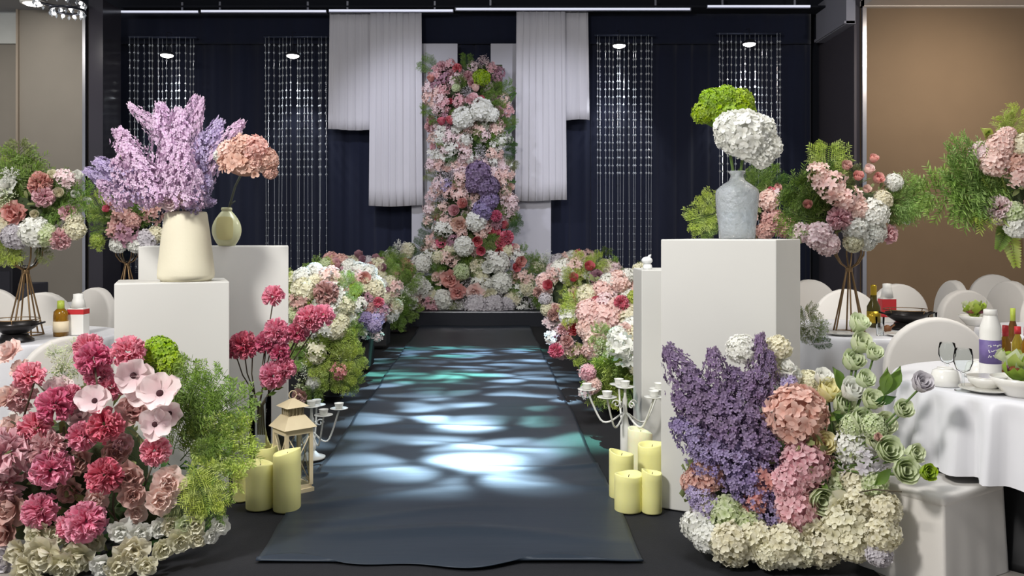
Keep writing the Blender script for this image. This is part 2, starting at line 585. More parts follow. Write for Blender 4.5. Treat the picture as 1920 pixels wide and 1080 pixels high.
def m_leafbed(seed, n=120, size=0.22):
    """loose shell of small leaves on a unit ball"""
    rng = np.random.RandomState(seed); mb = MB()
    for p in fib(n, -0.85, rng, 0.12):
        vs, fs, tp = petal(2, 2, size * 0.5, size * (0.8 + rng.rand() * 0.5), 0.25, -0.1, 0.1, 0.4, rng.randint(9999))
        R = basis(p + rng.normal(0, 0.4, 3), rng.rand() * 6.28) @ rotx(0.7)
        mb.arr(vs, fs, R, p * (0.85 + 0.12 * rng.rand()), tp)
    return mb.mesh('leaves')


MESH = {}


def variants(key, fn, seeds):
    MESH[key] = [fn(s) for s in seeds]
    for m in MESH[key]:
        m.materials.append(PM['green'])


variants('hyd', lambda s: m_hydrangea(s, 78, 0.30), (1, 2, 3))
variants('hydfine', lambda s: m_hydrangea(s, 150, 0.19), (4, 5))
variants('umbel', lambda s: m_hydrangea(s, 120, 0.21, 0.0, 0.62), (6, 7))
variants('cluster', lambda s: m_cluster(s), (11, 12, 13))
variants('star', lambda s: m_cluster(s, 12, 0.6, 6), (15, 16))
variants('pom', lambda s: m_pompom(s), (21, 22, 23))
variants('peony', lambda s: m_peony(s), (31, 32, 33))
variants('rose', lambda s: m_rose(s), (41, 42))
variants('lilac', lambda s: m_panicle(s), (51, 52, 53))
variants('breath', lambda s: m_breath(s), (61, 62))
variants('spray', lambda s: m_spray(s), (71, 72, 73))
variants('bushy', lambda s: m_spray(s, 18, 0.42, 9, 0.1), (74, 75))
variants('frond', lambda s: m_frond(s), (81,))
variants('leaf', lambda s: m_leaf(s), (91, 92))
variants('bed', lambda s: m_leafbed(s), (95, 96))
HNAME = dict(hyd='hydrangea_head', hydfine='hydrangea_head', umbel='hydrangea_head', cluster='blossom_cluster', star='star_blossom', pom='carnation_head', peony='peony_head', rose='rose_head', lilac='lilac_panicle', breath='filler_tuft', spray='fern_spray', bushy='fern_spray', frond='fern_frond', leaf='leaf', bed='greenery')
RND = random.Random(7)


# ------------------------------------------------------------------ object helpers
def link(name, me, m=None, parent=None, loc=(0, 0, 0), rot=None, scale=None, world_loc=True):
    o = bpy.data.objects.new(name, me)
    COL.objects.link(o)
    loc = Vector(loc)
    if parent is not None:
        o.parent = parent
        if world_loc: loc = loc - wloc(parent)
    o.location = loc
    if rot is not None:
        o.rotation_euler = rot
    if scale is not None:
        o.scale = (scale, scale, scale) if not hasattr(scale, '__len__') else scale
    if m is not None and me is not None:
        if len(me.materials) == 0: me.materials.append(m)
        elif me.materials[0] is not m:
            o.material_slots[0].link = 'OBJECT'
            o.material_slots[0].material = m
    return o


def wloc(o):
    v = Vector(o.location)
    p = o.parent
    while p is not None:
        v += Vector(p.location); p = p.parent
    return v


def tag(o, label, cat, group=None, kind=None):
    o['label'] = label; o['category'] = cat
    if group: o['group'] = group
    if kind: o['kind'] = kind
    return o


def empty(name, loc, label, cat, group=None, rz=0.0):
    o = bpy.data.objects.new(name, None)
    COL.objects.link(o)
    o.location = loc; o.rotation_euler = (0, 0, rz)
    o.empty_display_size = 0.1
    return tag(o, label, cat, group)


def struct(name, mb, m, parent=None, smooth=False):
    o = link(name, mb.mesh(name, smooth), m, parent)
    if parent is None: o['kind'] = 'structure'
    return o


def under(child, owner):
    """make child (built in the frame of the owner's parent) a sub-part of owner"""
    child.parent = owner
    child.matrix_parent_inverse = owner.matrix_basis.inverted()
    return child


def part(name, mb, m, parent, smooth=True, local=True):
    """mesh in the parent's own frame"""
    return link(name, mb.mesh(name, smooth), m, parent, (0, 0, 0), world_loc=False)


def bevel_box(name, size, bev=0.006, seg=2):
    bm = bmesh.new()
    bmesh.ops.create_cube(bm, size=1.0)
    bmesh.ops.scale(bm, vec=size, verts=bm.verts)
    bmesh.ops.translate(bm, vec=(0, 0, size[2] / 2), verts=bm.verts)
    bmesh.ops.bevel(bm, geom=list(bm.edges), offset=bev, segments=seg, affect='EDGES', profile=0.6)
    me = bpy.data.meshes.new(name); bm.to_mesh(me); bm.free()
    return me


def quat_to(z, roll):
    B = basis(z, roll)
    return Matrix(B.tolist()).to_euler()


def head(root, typ, col, px, py, rpx, d, ctr=None, face=None, name=None):
    """one flower head as a part; px, py, rpx are where it sits at distance d"""
    pos = P(px, py, d); r = rpx * d / F
    if face is None:
        c = ctr if ctr is not None else wloc(root) + Vector((0, 0, 0.3))
        v = (pos - c); v = v.normalized() if v.length > 1e-4 else Vector((0, 0, 1))
        face = v * 0.9 + Vector((0, -0.75, 0.35))
        face += Vector((RND.uniform(-.25, .25), RND.uniform(-.25, .25), RND.uniform(-.2, .2)))
    me = RND.choice(MESH[typ])
    k = {'peony': 1.05, 'rose': 1.35, 'pom': 1.08, 'hyd': 1.0, 'breath': 1.05, 'star': 1.0, 'cluster': 1.0}.get(typ, 1.0)
    o = link(name or HNAME[typ], me, PM[col], root, pos, quat_to(face, RND.uniform(0, 6.28)), r * k)
    return o


def plume(root, typ, col, p0, p1, d, d1=None, roll=None, name=None, wide=1.0):
    """fern, frond, panicle or leaf running from pixel p0 to pixel p1"""
    a = P(p0[0], p0[1], d); b = P(p1[0], p1[1], d if d1 is None else d1)
    v = b - a
    z = v.normalized()
    # keep the flat face towards the hall
    y = Vector((RND.uniform(-.3, .3), -1, RND.uniform(0, .5)))
    y = (y - z * y.dot(z)).normalized()
    if typ == 'leaf':
        x = z.cross(y)
        R = Matrix((x, z, x.cross(z))).transposed()
    else:
        x = y.cross(z)
        R = Matrix((x, y, z)).transposed()
        if typ == 'lilac':
            R = R @ Matrix.Rotation(RND.uniform(0, 6.28), 3, 'Z')
        # plume mesh has its flat face to -Y / +Y
    s = v.length
    me = RND.choice(MESH[typ])
    return link(name or HNAME[typ], me, PM[col], root, a, R.to_euler(), (s * wide, s * wide, s))


def stem(root, pts, rad=0.004, m=None, name='stem', n=5):
    mb = MB()
    base = wloc(root)
    mb.tube([tuple(Vector(p) - base) for p in pts], rad, n)
    return part(name, mb, m or M_stem, root)


def bed(root, col, px, py, d, rx, ry, rz=None, name='greenery', stuff=True):
    """foam core wrapped in small leaves"""
    c = P(px, py, d)
    sx, sz = rx * d / F, ry * d / F
    sy = rz if rz else min(sx, sz) * 0.8
    o = link(name, RND.choice(MESH['bed']), PM[col], root, c, (0, 0, RND.uniform(-.4, .4)), (sx, sy, sz))
    if stuff: o['kind'] = 'stuff'
    mb = MB(); mb.ball((0, 0, 0), 1.0, 14, 9)
    core = link('foam_core', mb.mesh('foam_core'), M_foam, root, c, None, (sx * 0.72, sy * 0.72, sz * 0.72))
    return c


def scatter(n, inside, mind, box, rng):
    pts = []
    tries = 0
    while len(pts) < n and tries < n * 60:
        tries += 1
        x = rng.uniform(box[0], box[2]); y = rng.uniform(box[1], box[3])
        if not inside(x, y): continue
        if all((x - a) ** 2 + (y - b) ** 2 > mind ** 2 for a, b in pts):
            pts.append((x, y))
    return pts


# ================================================================== THE SETTING
M_floor = mat('pale_stone_floor', (150, 144, 138), 0.35, c2=(168, 163, 156), nscale=1.2)
M_black = mat('black_carpet', (22, 23, 27), 0.75, c2=(30, 31, 36), nscale=30, bump=0.15, bscale=180)
M_wallL = mat('taupe_wall_panel', (134, 128, 119), 0.8, nscale=2)
M_wallR = mat('brown_wall_panel', (126, 106, 84), 0.8, nscale=2)
M_dark = mat('dark_return_wall', (78, 74, 82), 0.6, nscale=2)
M_ceilG = mat('grey_ceiling', (150, 150, 152), 0.9, nscale=1)
M_ceilD = mat('dark_ceiling', (26, 29, 38), 0.9, nscale=1)
M_cream = mat('cream_cornice', (228, 218, 208), 0.7, nscale=2)
M_greyb = mat('grey_soffit', (158, 158, 170), 0.6, nscale=2)
M_chrome = mat('brushed_metal', (200, 200, 206), 0.25, 1.0)
M_navy = mat('navy_velvet', (8, 15, 38), 0.85, c2=(12, 22, 50), nscale=1.0, sheen=0.4, stretch=(6, 6, .4))
M_drape = mat('white_voile', (206, 204, 212), 0.75, c2=(222, 220, 226), nscale=2, stretch=(8, 8, .3))
M_board = mat('white_backing_board', (196, 195, 204), 0.75, nscale=2)

WB = 14.55   # back wall distance
mb = MB(); mb.box((0, 6.5, -0.05), (22, 19, 0.1)); floor = struct('floor', mb, M_floor)
mb = MB(); mb.box((0, WB + 0.15, 2.8), (22, 0.2, 5.6)); struct('wall_back', mb, M_ceilD)
xr = (1615 - 960) / F * 13.05
xl = (160 - 960) / F * 13.05
mb = MB(); mb.box((xr + 3.0, 13.15, 2.45), (6.0, 0.2, 4.9)); struct('wall_right', mb, M_wallR)
x35 = (35 - 960) / F * 13.05
mb = MB(); mb.box(((xl + x35) / 2, 13.15, 2.45), (xl - x35, 0.2, 4.9)); struct('wall_left', mb, M_wallL)
mb = MB(); mb.box((x35 - 1.5, 13.4, 2.45), (3.2, 0.2, 4.9)); struct('wall_left_recess', mb, M_wallL)
mb = MB(); mb.box((xr - 0.03, 13.85, 2.6), (0.12, 1.5, 5.2)); struct('wall_right_return', mb, M_dark)
# dark glossy pilaster left of the stage
M_pil = mat('dark_glossy_pilaster', (62, 60, 68), 0.16, nscale=2)
px0, px1 = (163 - 960) / F * 13.0, (190 - 960) / F * 13.0
mb = MB(); mb.box(((px0 + px1) / 2, 13.35, 2.5), (px1 - px0, 0.6, 5.0)); struct('wall_left_pilaster', mb, M_pil)
# metal edge strips
mb = MB(); mb.box((xl, 13.03, 2.45), (0.045, 0.06, 4.9)); struct('trim_1', mb, M_chrome)
mb = MB(); mb.box((xr + 0.03, 13.03, 2.45), (0.06, 0.06, 4.9)); struct('trim_2', mb, M_chrome)
mb = MB(); mb.box((x35, 13.03, 2.45), (0.03, 0.06, 4.9)); struct('trim_3', mb, mat('taupe_trim', (150, 138, 124), .6))
# pale high panel on the far left wall
mb = MB(); mb.box(((-4 - 960) / F * 13.2, 13.27, EYE + (HZ - 50) / F * 13.2), (0.52, 0.06, 0.5)); struct('wall_left_panel', mb, mat('pale_high_panel', (196, 198, 194), .5))
# ceilings: grey on the left, cream on the right, dark raised well over the aisle
zc = EYE + (HZ - 20) / F * 13.05
mb = MB(); mb.box((xl - 2.5, 6.4, zc + 0.06), (5.0, 13.5, 0.1)); struct('ceiling', mb, M_ceilG)
mb = MB(); mb.box((xr + 3.0, 6.4, zc + 0.10), (6.0, 13.5, 0.1)); struct('ceiling_right', mb, M_cream)
mb = MB(); mb.box((xr + 3.0, 13.0, EYE + (HZ - 4) / F * 13.0), (6.0, 0.12, 0.16)); struct('trim_4', mb, M_cream)
mb = MB(); mb.box(((xl + xr) / 2, 7.2, 5.55), (xr - xl + 0.2, 15.0, 0.1)); struct('ceiling_middle', mb, M_ceilD)
# dark bulkhead over the stage opening
mb = MB(); mb.box(((xl + xr) / 2, 14.3, EYE + (HZ + 5) / F * 14.3), (xr - xl, 0.1, 0.36)); struct('trim_5', mb, M_ceilD)
# grey soffit on the right return, sloping in perspective only
mb = MB()
mb.box((xr - 0.16, 13.7, EYE + (HZ - 20) / F * 13.0 + 0.12), (0.14, 1.3, 0.62)); mb.box((xr - 0.18, 13.7, EYE + (HZ - 20) / F * 13.0 - .16), (0.16, 1.3, 0.04))
struct('trim_6', mb, M_greyb)
# stage platform
SF = 13.0
mb = MB(); mb.box(((xl + xr) / 2, SF + 0.9, 0.115), (xr - xl - 0.2, 1.8, 0.23)); struct('floor_stage', mb, mat('dark_stage_carpet', (24, 27, 36), .7, bump=.1))
mb = MB(); mb.box(((xl + xr) / 2, SF - 0.012, 0.222), (xr - xl - 0.2, 0.024, 0.016)); struct('trim_7', mb, M_chrome)

# black carpet over the floor round the aisle
mb = MB()
cl, cr_ = -1.93, 1.52
vs = []; fs = []
ny = 60
for j in range(ny + 1):
    y = 3.30 + (12.95 - 3.30) * j / ny
    for i, x in enumerate((cl - (0.25 if y > 4.4 else 0.0), cr_ + 0.0 + (0.0 if y > 3.75 else -0.0))):
        vs.append((x - 0.030 * (y - 3), y, 0.006))
for j in range(ny): fs.append((2 * j, 2 * j + 1, 2 * j + 3, 2 * j + 2))
mb.add(vs, fs)
ca = link('black_carpet', mb.mesh('black_carpet', False), M_black)
sm = ca.modifiers.new('thickness', 'SOLIDIFY'); sm.thickness = 0.006
tag(ca, 'matt black carpet laid on the stone floor under the aisle runner', 'carpet')

# ------------------------------------------------------------------ runner
M_run = mat('satin_runner', (40, 48, 58), 0.42, c2=(50, 59, 70), nscale=1.5, spec=0.32, sheen=0.0, bump=0.05, bscale=9, stretch=(.5, 3, 1))
rng = np.random.RandomState(5)
mb = MB()
nx, ny = 70, 520
folds = [(4.62, 0.012, .06, 0.5), (4.9, 0.008, .05, -.4), (5.05, 0.012, .035, .2), (5.6, 0.010, .05, -.2), (6.15, 0.012, .05, .15), (6.9, 0.009, .05, -.2), (7.6, 0.010, .06, .2), (8.4, 0.010, .06, .1), (9.4, 0.010, .07, -.1), (10.3, 0.01, .08, .1), (4.25, 0.007, .05, .3), (3.95, 0.014, .06, -.12)]
vs = np.zeros(((nx + 1) * (ny + 1), 3)); fs = []
y0, y1 = 3.60, 12.97
for j in range(ny + 1):
    t = j / ny
    y = y0 + (y1 - y0) * t ** 1.5
    wob = 0.008 * math.sin(y * 3.1) + 0.004 * math.sin(y * 7.7 + 1)
    xl_ = -0.15 - 0.032 * y - 0.83 - wob
    xr_ = -0.15 - 0.032 * y + 0.83 + 0.8 * wob
    for i in range(nx + 1):
        u = i / nx
        x = xl_ + (xr_ - xl_) * u
        z = 0.016 + 0.003 * math.sin(x * 4 + y * 2) + 0.003
        for (fy, h, w, sl) in folds:
            yy = y - fy - sl * (u - 0.5) - 0.05 * math.sin(u * 7 + fy)
            z += h * math.exp(-(yy / w) ** 2) * (0.55 + 0.45 * math.sin(u * 5 + fy * 3))
        yy = y
        if j == 0: yy = y + 0.05 * math.sin(u * 8.5 + .6) + 0.03 * math.sin(u * 19)
        if j < 8:
            z += 0.004 * (1 + math.sin(u * 9 + 1.2)) * (1 - j / 8)
            yy = y + (0.05 * math.sin(u * 8.5 + .6) + 0.03 * math.sin(u * 19)) * (1 - j / 8)
        vs[j * (nx + 1) + i] = (x, yy, z)
for j in range(ny):
    for i in range(nx):
        a = j * (nx + 1) + i
        fs.append((a, a + 1, a + nx + 2, a + nx + 1))
mb.add(vs, fs)
o = link('aisle_runner', mb.mesh('aisle_runner'), M_run)
sm = o.modifiers.new('thickness', 'SOLIDIFY'); sm.thickness = 0.004
tag(o, 'dark slate satin aisle runner with creases and rippled light on it', 'runner')


# ------------------------------------------------------------------ stage curtains
def drape(x0, x1, z0, z1, y, amp, nf, seed, hem=0.0, nz=8, taper=0.0):
    rng = np.random.RandomState(seed)
    nx = max(24, int(nf * 9))
    ph = rng.rand(4) * 6.28
    mb = MB(); vs = []; fs = []
    for j in range(nz + 1):
        t = j / nz
        for i in range(nx + 1):
            u = i / nx
            a = u * nf * 2 * math.pi
            w = math.sin(a + 1.3 * math.sin(u * 9 + ph[0])) + 0.45 * math.sin(2.3 * a + ph[1])
            xx = x0 + (x1 - x0) * u + 0.015 * math.sin(a * 1.3 + ph[2]) + taper * (u - 0.5) * (1 - t)
            zz = z0 + (z1 - z0) * t + (hem * math.sin(u * 5 + ph[3]) * (1 - t))
            vs.append((xx, y + amp * w * (0.75 + 0.25 * (1 - t)), zz))
    for j in range(nz):
        for i in range(nx):
            a = j * (nx + 1) + i
            fs.append((a, a + 1, a + nx + 2, a + nx + 1))
    mb.add(vs, fs)
    return mb


def px_x(x, d): return (x - 960) / F * d
def px_z(y, d): return EYE - (y - HZ) / F * d


def thick(o, t):
    s = o.modifiers.new('thickness', 'SOLIDIFY'); s.thickness = t
    return o


d = 14.42
for (a, b, sd, lab) in [(188, 500, 1, 'navy velvet curtain at the left end of the stage'), (498, 800, 2, 'navy velvet curtain behind the left white drapes'), (798, 1110, 3, 'navy velvet curtain behind the floral column'), (1108, 1360, 4, 'navy velvet curtain behind the right bead curtains'), (1358, 1522, 5, 'navy velvet curtain at the right end of the stage')]:
    mb = drape(px_x(a, d), px_x(b, d), 0.24, px_z(62, d), d, 0.020, (b - a) / 38.0, sd)
    o = thick(link('stage_curtain', mb.mesh('stage_curtain'), M_navy), 0.006)
    tag(o, lab, 'curtain', 'navy stage curtains')
d = 14.32
mb = drape(px_x(165, d), px_x(1520, d), px_z(82, d), px_z(20, d), d, 0.012, 22, 9, 0.0, 3)
tag(thick(link('stage_valance', mb.mesh('stage_valance'), M_navy), 0.006), 'plain navy valance hanging across the top of the stage', 'valance')

# white cloths, two stepped pairs
d = 14.0
for (x0, x1, yb, nf, lab, dd, sd) in [
    (618, 706, 243, 5, 'short white cloth at the outer left of the stage backdrop', 14.06, 1),
    (695, 789, 386, 6, 'long white cloth left of the floral column', 13.96, 2),
    (967, 1059, 376, 6, 'long white cloth right of the floral column', 13.96, 3),
    (1050, 1104, 225, 3, 'short white cloth at the outer right of the stage backdrop', 14.06, 4)]:
    mb = drape(px_x(x0, dd), px_x(x1, dd), px_z(yb, dd), px_z(22, dd), dd, 0.011, nf, sd, 0.012, 10, 0.05)
    tag(thick(link('white_drape', mb.mesh('white_drape'), M_drape), 0.004), lab, 'drape', 'white stage drapes')
for (x0, x1, lab) in [(772, 858, 'flat white backing board left of the floral column'), (920, 1033, 'flat white backing board right of the floral column')]:
    d = 14.14
    me = bevel_box('backing_board', (px_x(x1, d) - px_x(x0, d), 0.04, px_z(82, d) - 0.23), 0.004, 1)
    o = link('backing_board', me, M_board, None, ((px_x(x0, d) + px_x(x1, d)) / 2, d, 0.23))
    tag(o, lab, 'board', 'white backing boards')

mb = MB(); mb.box(((xl + xr) / 2, 14.12, px_z(20, 14.1) + 0.02), (xr - xl - .3, 0.42, 0.03)); struct('trim_8', mb, M_ceilD)
# light bars across the top of the stage
M_led = mat('light_bar_lens', (236, 238, 246), 0.4, emit=(226, 230, 250), estr=0.75)
M_bar = mat('light_bar_housing', (150, 152, 164), 0.4, 0.4)
d = 13.9
for (x0, x1, y, lab) in [(163, 372, 22, 'thin light bar at the far left of the stage top'), (376, 612, 21, 'thin light bar above the left bead curtains'), (616, 850, 20, 'thin light bar above the left white drapes'), (853, 1296, 17, 'long thin light bar above the right white drapes'), (1326, 1520, 12, 'thin light bar at the far right of the stage top')]:
    L_ = px_x(x1, d) - px_x(x0, d)
    r = empty('light_bar', (px_x((x0 + x1) / 2, d), d, px_z(y, d)), lab, 'light', 'light bars over the stage')
    mb = MB(); mb.box((0, 0.03, 0.0), (L_, 0.05, 0.05)); part('housing', mb, M_bar, r, False)
    mb = MB(); mb.box((0, -0.004, 0.002), (L_ * 0.99, 0.016, 0.028)); part('lens', mb, M_led, r, False)
    for s in (-0.35, 0.35):
        mb = MB(); mb.box((s * L_, 0.03, 0.09), (0.03, 0.03, 0.14)); part('bracket', mb, M_bar, r, False)

# bead curtains
M_bead = mat('crystal_bead', (236, 242, 250), 0.12, 0.55, spec=1.0)
M_thread = mat('bead_thread', (92, 100, 116), 0.5)
M_rod = mat('curtain_rod', (66, 72, 92), 0.4, 0.5)
M_lampglow = mat('lamp_glass', (255, 250, 240), 0.4, emit=(255, 250, 244), estr=9.0)
M_lampb = mat('lamp_body', (60, 62, 70), 0.4, 0.6)
d = 14.12
strand_me = []
for v in range(3):
    rng = np.random.RandomState(100 + v)
    mb = MB()
    H = px_z(72, d) - px_z(505, d)
    mb.box((0, 0, -H / 2), (0.0035, 0.0035, H))
    z = -0.14
    while z > -H:
        frac = -z / H
        gap = 0.60 < frac < 0.70
        if not gap:
            rr = 0.020 if frac < 0.6 else 0.012
            mb.octa((rng.normal(0, .003), 0, z), rr, rr * 1.35)
            for q in range(1, 4):
                mb.octa((0, 0, z - 0.126 * q / 4), 0.0045, 0.008)
        z -= 0.126
    me = mb.mesh('bead_strand', False); me.materials.append(M_bead); strand_me.append(me)
for (x0, x1, y0, lx, ly, lab) in [
    (244, 366, 70, 313, 102, 'crystal bead curtain farthest left, behind the lilac branches'),
    (497, 614, 69, 549, 103, 'crystal bead curtain beside the left white drapes'),
    (1117, 1226, 66, 1161, 84, 'crystal bead curtain beside the right white drapes'),
    (1346, 1464, 63, 1405, 81, 'crystal bead curtain farthest right, behind the green hydrangea')]:
    zt = px_z(y0, d)
    xa, xb = px_x(x0, d), px_x(x1, d)
    r = empty('bead_curtain', ((xa + xb) / 2, d, zt), lab, 'bead curtain', 'bead curtains on the stage')
    mb = MB(); mb.tube([(xa - (xa + xb) / 2 - .02, 0, 0), (xb - (xa + xb) / 2 + .02, 0, 0)], 0.022, 8); part('rod', mb, M_rod, r)
    for sgn in (-1, 1):
        mb = MB(); mb.tube([(sgn * (xb - xa) * .48, 0, 0), (sgn * (xb - xa) * .48, .2, 0.01)], 0.01, 6); part('bracket', mb, M_rod, r)
    n = 15
    for k in range(n):
        x = (xa - xb) / 2 * 0.97 + (xb - xa) * 0.97 * k / (n - 1)
        s = link('bead_strand', strand_me[(k * 7) % 3], None, r, (x + RND.uniform(-.02, .02), RND.uniform(-.05, .05), 0), (RND.uniform(-.004, .004), RND.uniform(-.006, .006), RND.uniform(0, 1.5)), None, False)
    # small lamp hanging in front of the strands
    lp = P(lx, ly, 13.85)
    q = empty('pendant_spotlight', lp, 'small bright spotlight hanging at the top of the ' + {244: 'far left', 497: 'inner left', 1117: 'inner right', 1346: 'far right'}[x0] + ' bead curtain', 'lamp', 'spotlights over the bead curtains')
    mb = MB(); mb.lathe([(0.02, 0.06), (0.05, 0.055), (0.095, 0.03), (0.115, -0.005), (0.108, -0.012)], 20); part('shade', mb, M_lampb, q)
    mb = MB(); mb.lathe([(0.104, 0.0), (0.095, -0.03), (0.05, -0.05), (0.0001, -0.055)], 20); part('glass', mb, M_lampglow, q)
    mb = MB(); mb.tube([(0, 0, 0.05), (0, 0, zt - lp.z + 0.02), (0, 0.2, zt - lp.z + 0.05)], 0.006, 5); part('hanger', mb, M_lampb, q)
    sp = spot('bead_lamp', lp + Vector((0, -0.02, -0.09)), (lp.x, 14.2, 2.0), 70, 70, 0.6, (0.92, 0.96, 1.0), 0.03)
    sp.parent = q; sp.location = (0, -0.02, -0.09)


# ================================================================== PLINTHS
M_plinth = mat('white_plinth_paint', (212, 211, 206), 0.55, nscale=1.5)


def plinth(x0, x1, dfront, ytop, depth, rz, label, m=M_plinth):
    w = (x1 - x0) / F * dfront
    z = px_z(ytop, dfront)
    me = bevel_box('plinth', (w, depth, z), 0.006)
    cx = px_x((x0 + x1) / 2, dfront)
    o = link('display_plinth', me, m, None, (cx - math.sin(rz) * depth / 2 * 1.0, dfront + math.cos(rz) * depth / 2, 0.0125), (0, 0, rz))
    tag(o, label, 'plinth', 'white display plinths')
    return z + 0.0125




def plinth_c(x0, x1, d0, ytop, depth, th, label):
    """front left corner at pixel x0, distance d0; front face turned by th, ends at pixel x1"""
    a, t = x0 - 960.0, x1 - 960.0
    X0 = a / F * d0
    w = (t / F * d0 - X0) / (math.cos(th) - t / F * math.sin(th))
    ex = Vector((math.cos(th), math.sin(th), 0)); ey = Vector((-math.sin(th), math.cos(th), 0))
    z = px_z(ytop, d0)
    o = link('display_plinth', bevel_box('plinth', (w, depth, z - 0.0125), 0.006), M_plinth, None, Vector((X0, d0, 0.0125)) + ex * w / 2 + ey * depth / 2, (0, 0, th))
    tag(o, label, 'plinth', 'white display plinths')
    return z


Z_short = plinth_c(214, 430, 4.25, 532, 0.40, math.radians(22), 'shorter white plinth carrying the cream vase of lilac')
Z_tall = plinth_c(259, 541, 4.80, 462, 0.36, math.radians(15), 'wide taller white plinth behind, with the small oval vase')
_th = math.radians(-27); _w, _dp = 0.569, 0.745
_c0 = Vector((px_x(1239, 4.33), 4.33, 0)); Z_right = px_z(449, 4.2)
_ex = Vector((math.cos(_th), math.sin(_th), 0)); _ey = Vector((-math.sin(_th), math.cos(_th), 0))
o = link('display_plinth', bevel_box('plinth', (_w, _dp, Z_right - 0.0125), 0.006), M_plinth, None, _c0 + _ex * _w / 2 + _ey * _dp / 2 + Vector((0, 0, 0.0125)), (0, 0, _th))
tag(o, 'large white plinth carrying the textured glass vase', 'plinth', 'white display plinths')
Z_thin = plinth(1203, 1300, 5.15, 510, 0.36, 0.0, 'white plinth half hidden behind the large right plinth')


# ================================================================== VASES AND THEIR FLOWERS
M_vasew = mat('matt_cream_ceramic', (226, 220, 196), 0.6, nscale=3, bump=0.05, bscale=60)
M_celadon = mat('pale_green_glaze', (206, 208, 168), 0.25, nscale=3, coat=0.3)
def thin_glass(name, tint, gloss=1.0):
    m = bpy.data.materials.new(name); m.use_nodes = True
    N, L = m.node_tree.nodes, m.node_tree.links
    N.remove(N['Principled BSDF'])
    t = N.new('ShaderNodeBsdfTransparent'); t.inputs[0].default_value = lin(tint)
    g = N.new('ShaderNodeBsdfGlossy'); g.inputs['Roughness'].default_value = 0.04; g.inputs[0].default_value = (gloss, gloss, gloss, 1)
    lw = N.new('ShaderNodeLayerWeight'); lw.inputs[0].default_value = 0.10
    mx = N.new('ShaderNodeMixShader')
    L.new(lw.outputs['Fresnel'], mx.inputs[0]); L.new(t.outputs[0], mx.inputs[1]); L.new(g.outputs[0], mx.inputs[2])
    L.new(mx.outputs[0], N['Material Output'].inputs['Surface'])
    return m


M_glass = thin_glass('thin_clear_glass', (250, 252, 252))
M_frost = mat('textured_glass', (240, 246, 252), 0.16, trans=0.70, ior=1.4, bump=0.9, bscale=34, spec=0.6, coat=0.2)

# cream vase
vc = Vector((px_x(349, 4.5), 4.5, Z_short + 0.001))
k = 4.5 / F
vase = empty('cream_vase', vc, 'tall tapering cream ceramic vase on the shorter left plinth', 'vase')
mb = MB()
mb.lathe([(0.0001, 0.004), (44 * k, 0.0), (46 * k, 3 * k), (50 * k, 5 * k), (51 * k, 12 * k), (50 * k, 26 * k), (44 * k, 80 * k), (38 * k, 124 * k), (36.5 * k, 129 * k), (34 * k, 130 * k), (33 * k, 124 * k), (40 * k, 70 * k), (42 * k, 12 * k), (0.0001, 10 * k)], 48)
part('body', mb, M_vasew, vase)
mb = MB(); mb.lathe([(43 * k, -0.0005), (44.5 * k, 0.001), (44.5 * k, 3.2 * k), (43 * k, 3.4 * k)], 48); part('foot_ring', mb, mat('raw_clay_foot', (206, 196, 174), .8), vase)

# oval vase
vc2 = Vector((px_x(425, 4.95), 4.95, Z_tall + 0.001)); k = 4.95 / F
v2 = empty('oval_vase', vc2, 'small pale green flask vase with oval hollow on the taller plinth', 'vase')
mb = MB()
nprof = []
for i in range(25):
    t = i / 24
    z = t * 66 * k
    r = 27.5 * k * math.sin(math.pi * (0.16 + 0.76 * t)) ** 0.85
    nprof.append((r, z))
nprof += [(10.5 * k, 67 * k), (10 * k, 71 * k), (9 * k, 72 * k), (8 * k, 70 * k), (8 * k, 60 * k)]
vs_before = len(mb.v)
mb.lathe([(0.0001, 0.0)] + nprof, 40)
mb.v[-1][:, 1] *= 0.6
part('body', mb, M_celadon, v2)
mb = MB()
bmv = []
for i in range(20):
    a = 2 * math.pi * i / 20
    ce, se = math.cos(a), math.sin(a)
    ex = 16 * k * abs(ce) ** .5 * (1 if ce > 0 else -1); ez = 22 * k * abs(se) ** .5 * (1 if se > 0 else -1)
    bmv.append((ex + 2 * k, -16.8 * k, 33 * k + ez))
n_ = len(bmv)
bmv2 = [(x * 0.9 + .2 * k, y - 0.8 * k, 33 * k + (z - 33 * k) * 0.9) for x, y, z in bmv]
mb.add(bmv + bmv2, [tuple(range(n_, 2 * n_))] + [(i, (i + 1) % n_, n_ + (i + 1) % n_, n_ + i) for i in range(n_)])
part('front_panel', mb, mat('yellowish_panel_glaze', (204, 198, 142), .35), v2)

# glass vase
gd = 4.62; k = gd / F
gv = empty('glass_vase', Vector((px_x(1382, gd), gd, Z_right + 0.001)), 'textured clear glass bottle vase on the large right plinth', 'vase')
mb = MB()
mb.lathe([(0.0001, 0), (31 * k, 0), (33 * k, 2 * k), (34 * k, 20 * k), (38.5 * k, 60 * k), (40 * k, 84 * k), (38 * k, 92 * k), (26 * k, 102 * k), (15 * k, 109 * k), (12 * k, 116 * k), (12 * k, 120 * k), (16 * k, 125 * k), (15.5 * k, 127 * k), (11 * k, 124 * k), (9.5 * k, 116 * k), (12 * k, 107 * k), (34 * k, 90 * k), (35.5 * k, 82 * k), (31 * k, 22 * k), (29 * k, 9 * k), (0.0001, 8 * k)], 40,
         wob=lambda th, z: 0.012 * math.sin(9 * th + 40 * z) + 0.01 * math.sin(17 * th - 90 * z))
part('body', mb, M_frost, gv)
mb = MB(); mb.lathe([(0.0001, 10 * k), (28.5 * k, 10 * k), (30 * k, 22 * k), (33 * k, 50 * k), (0.0001, 50 * k)], 32); part('water', mb, mat('vase_water', (206, 226, 242), 0.02, trans=1.0, ior=1.33), gv)


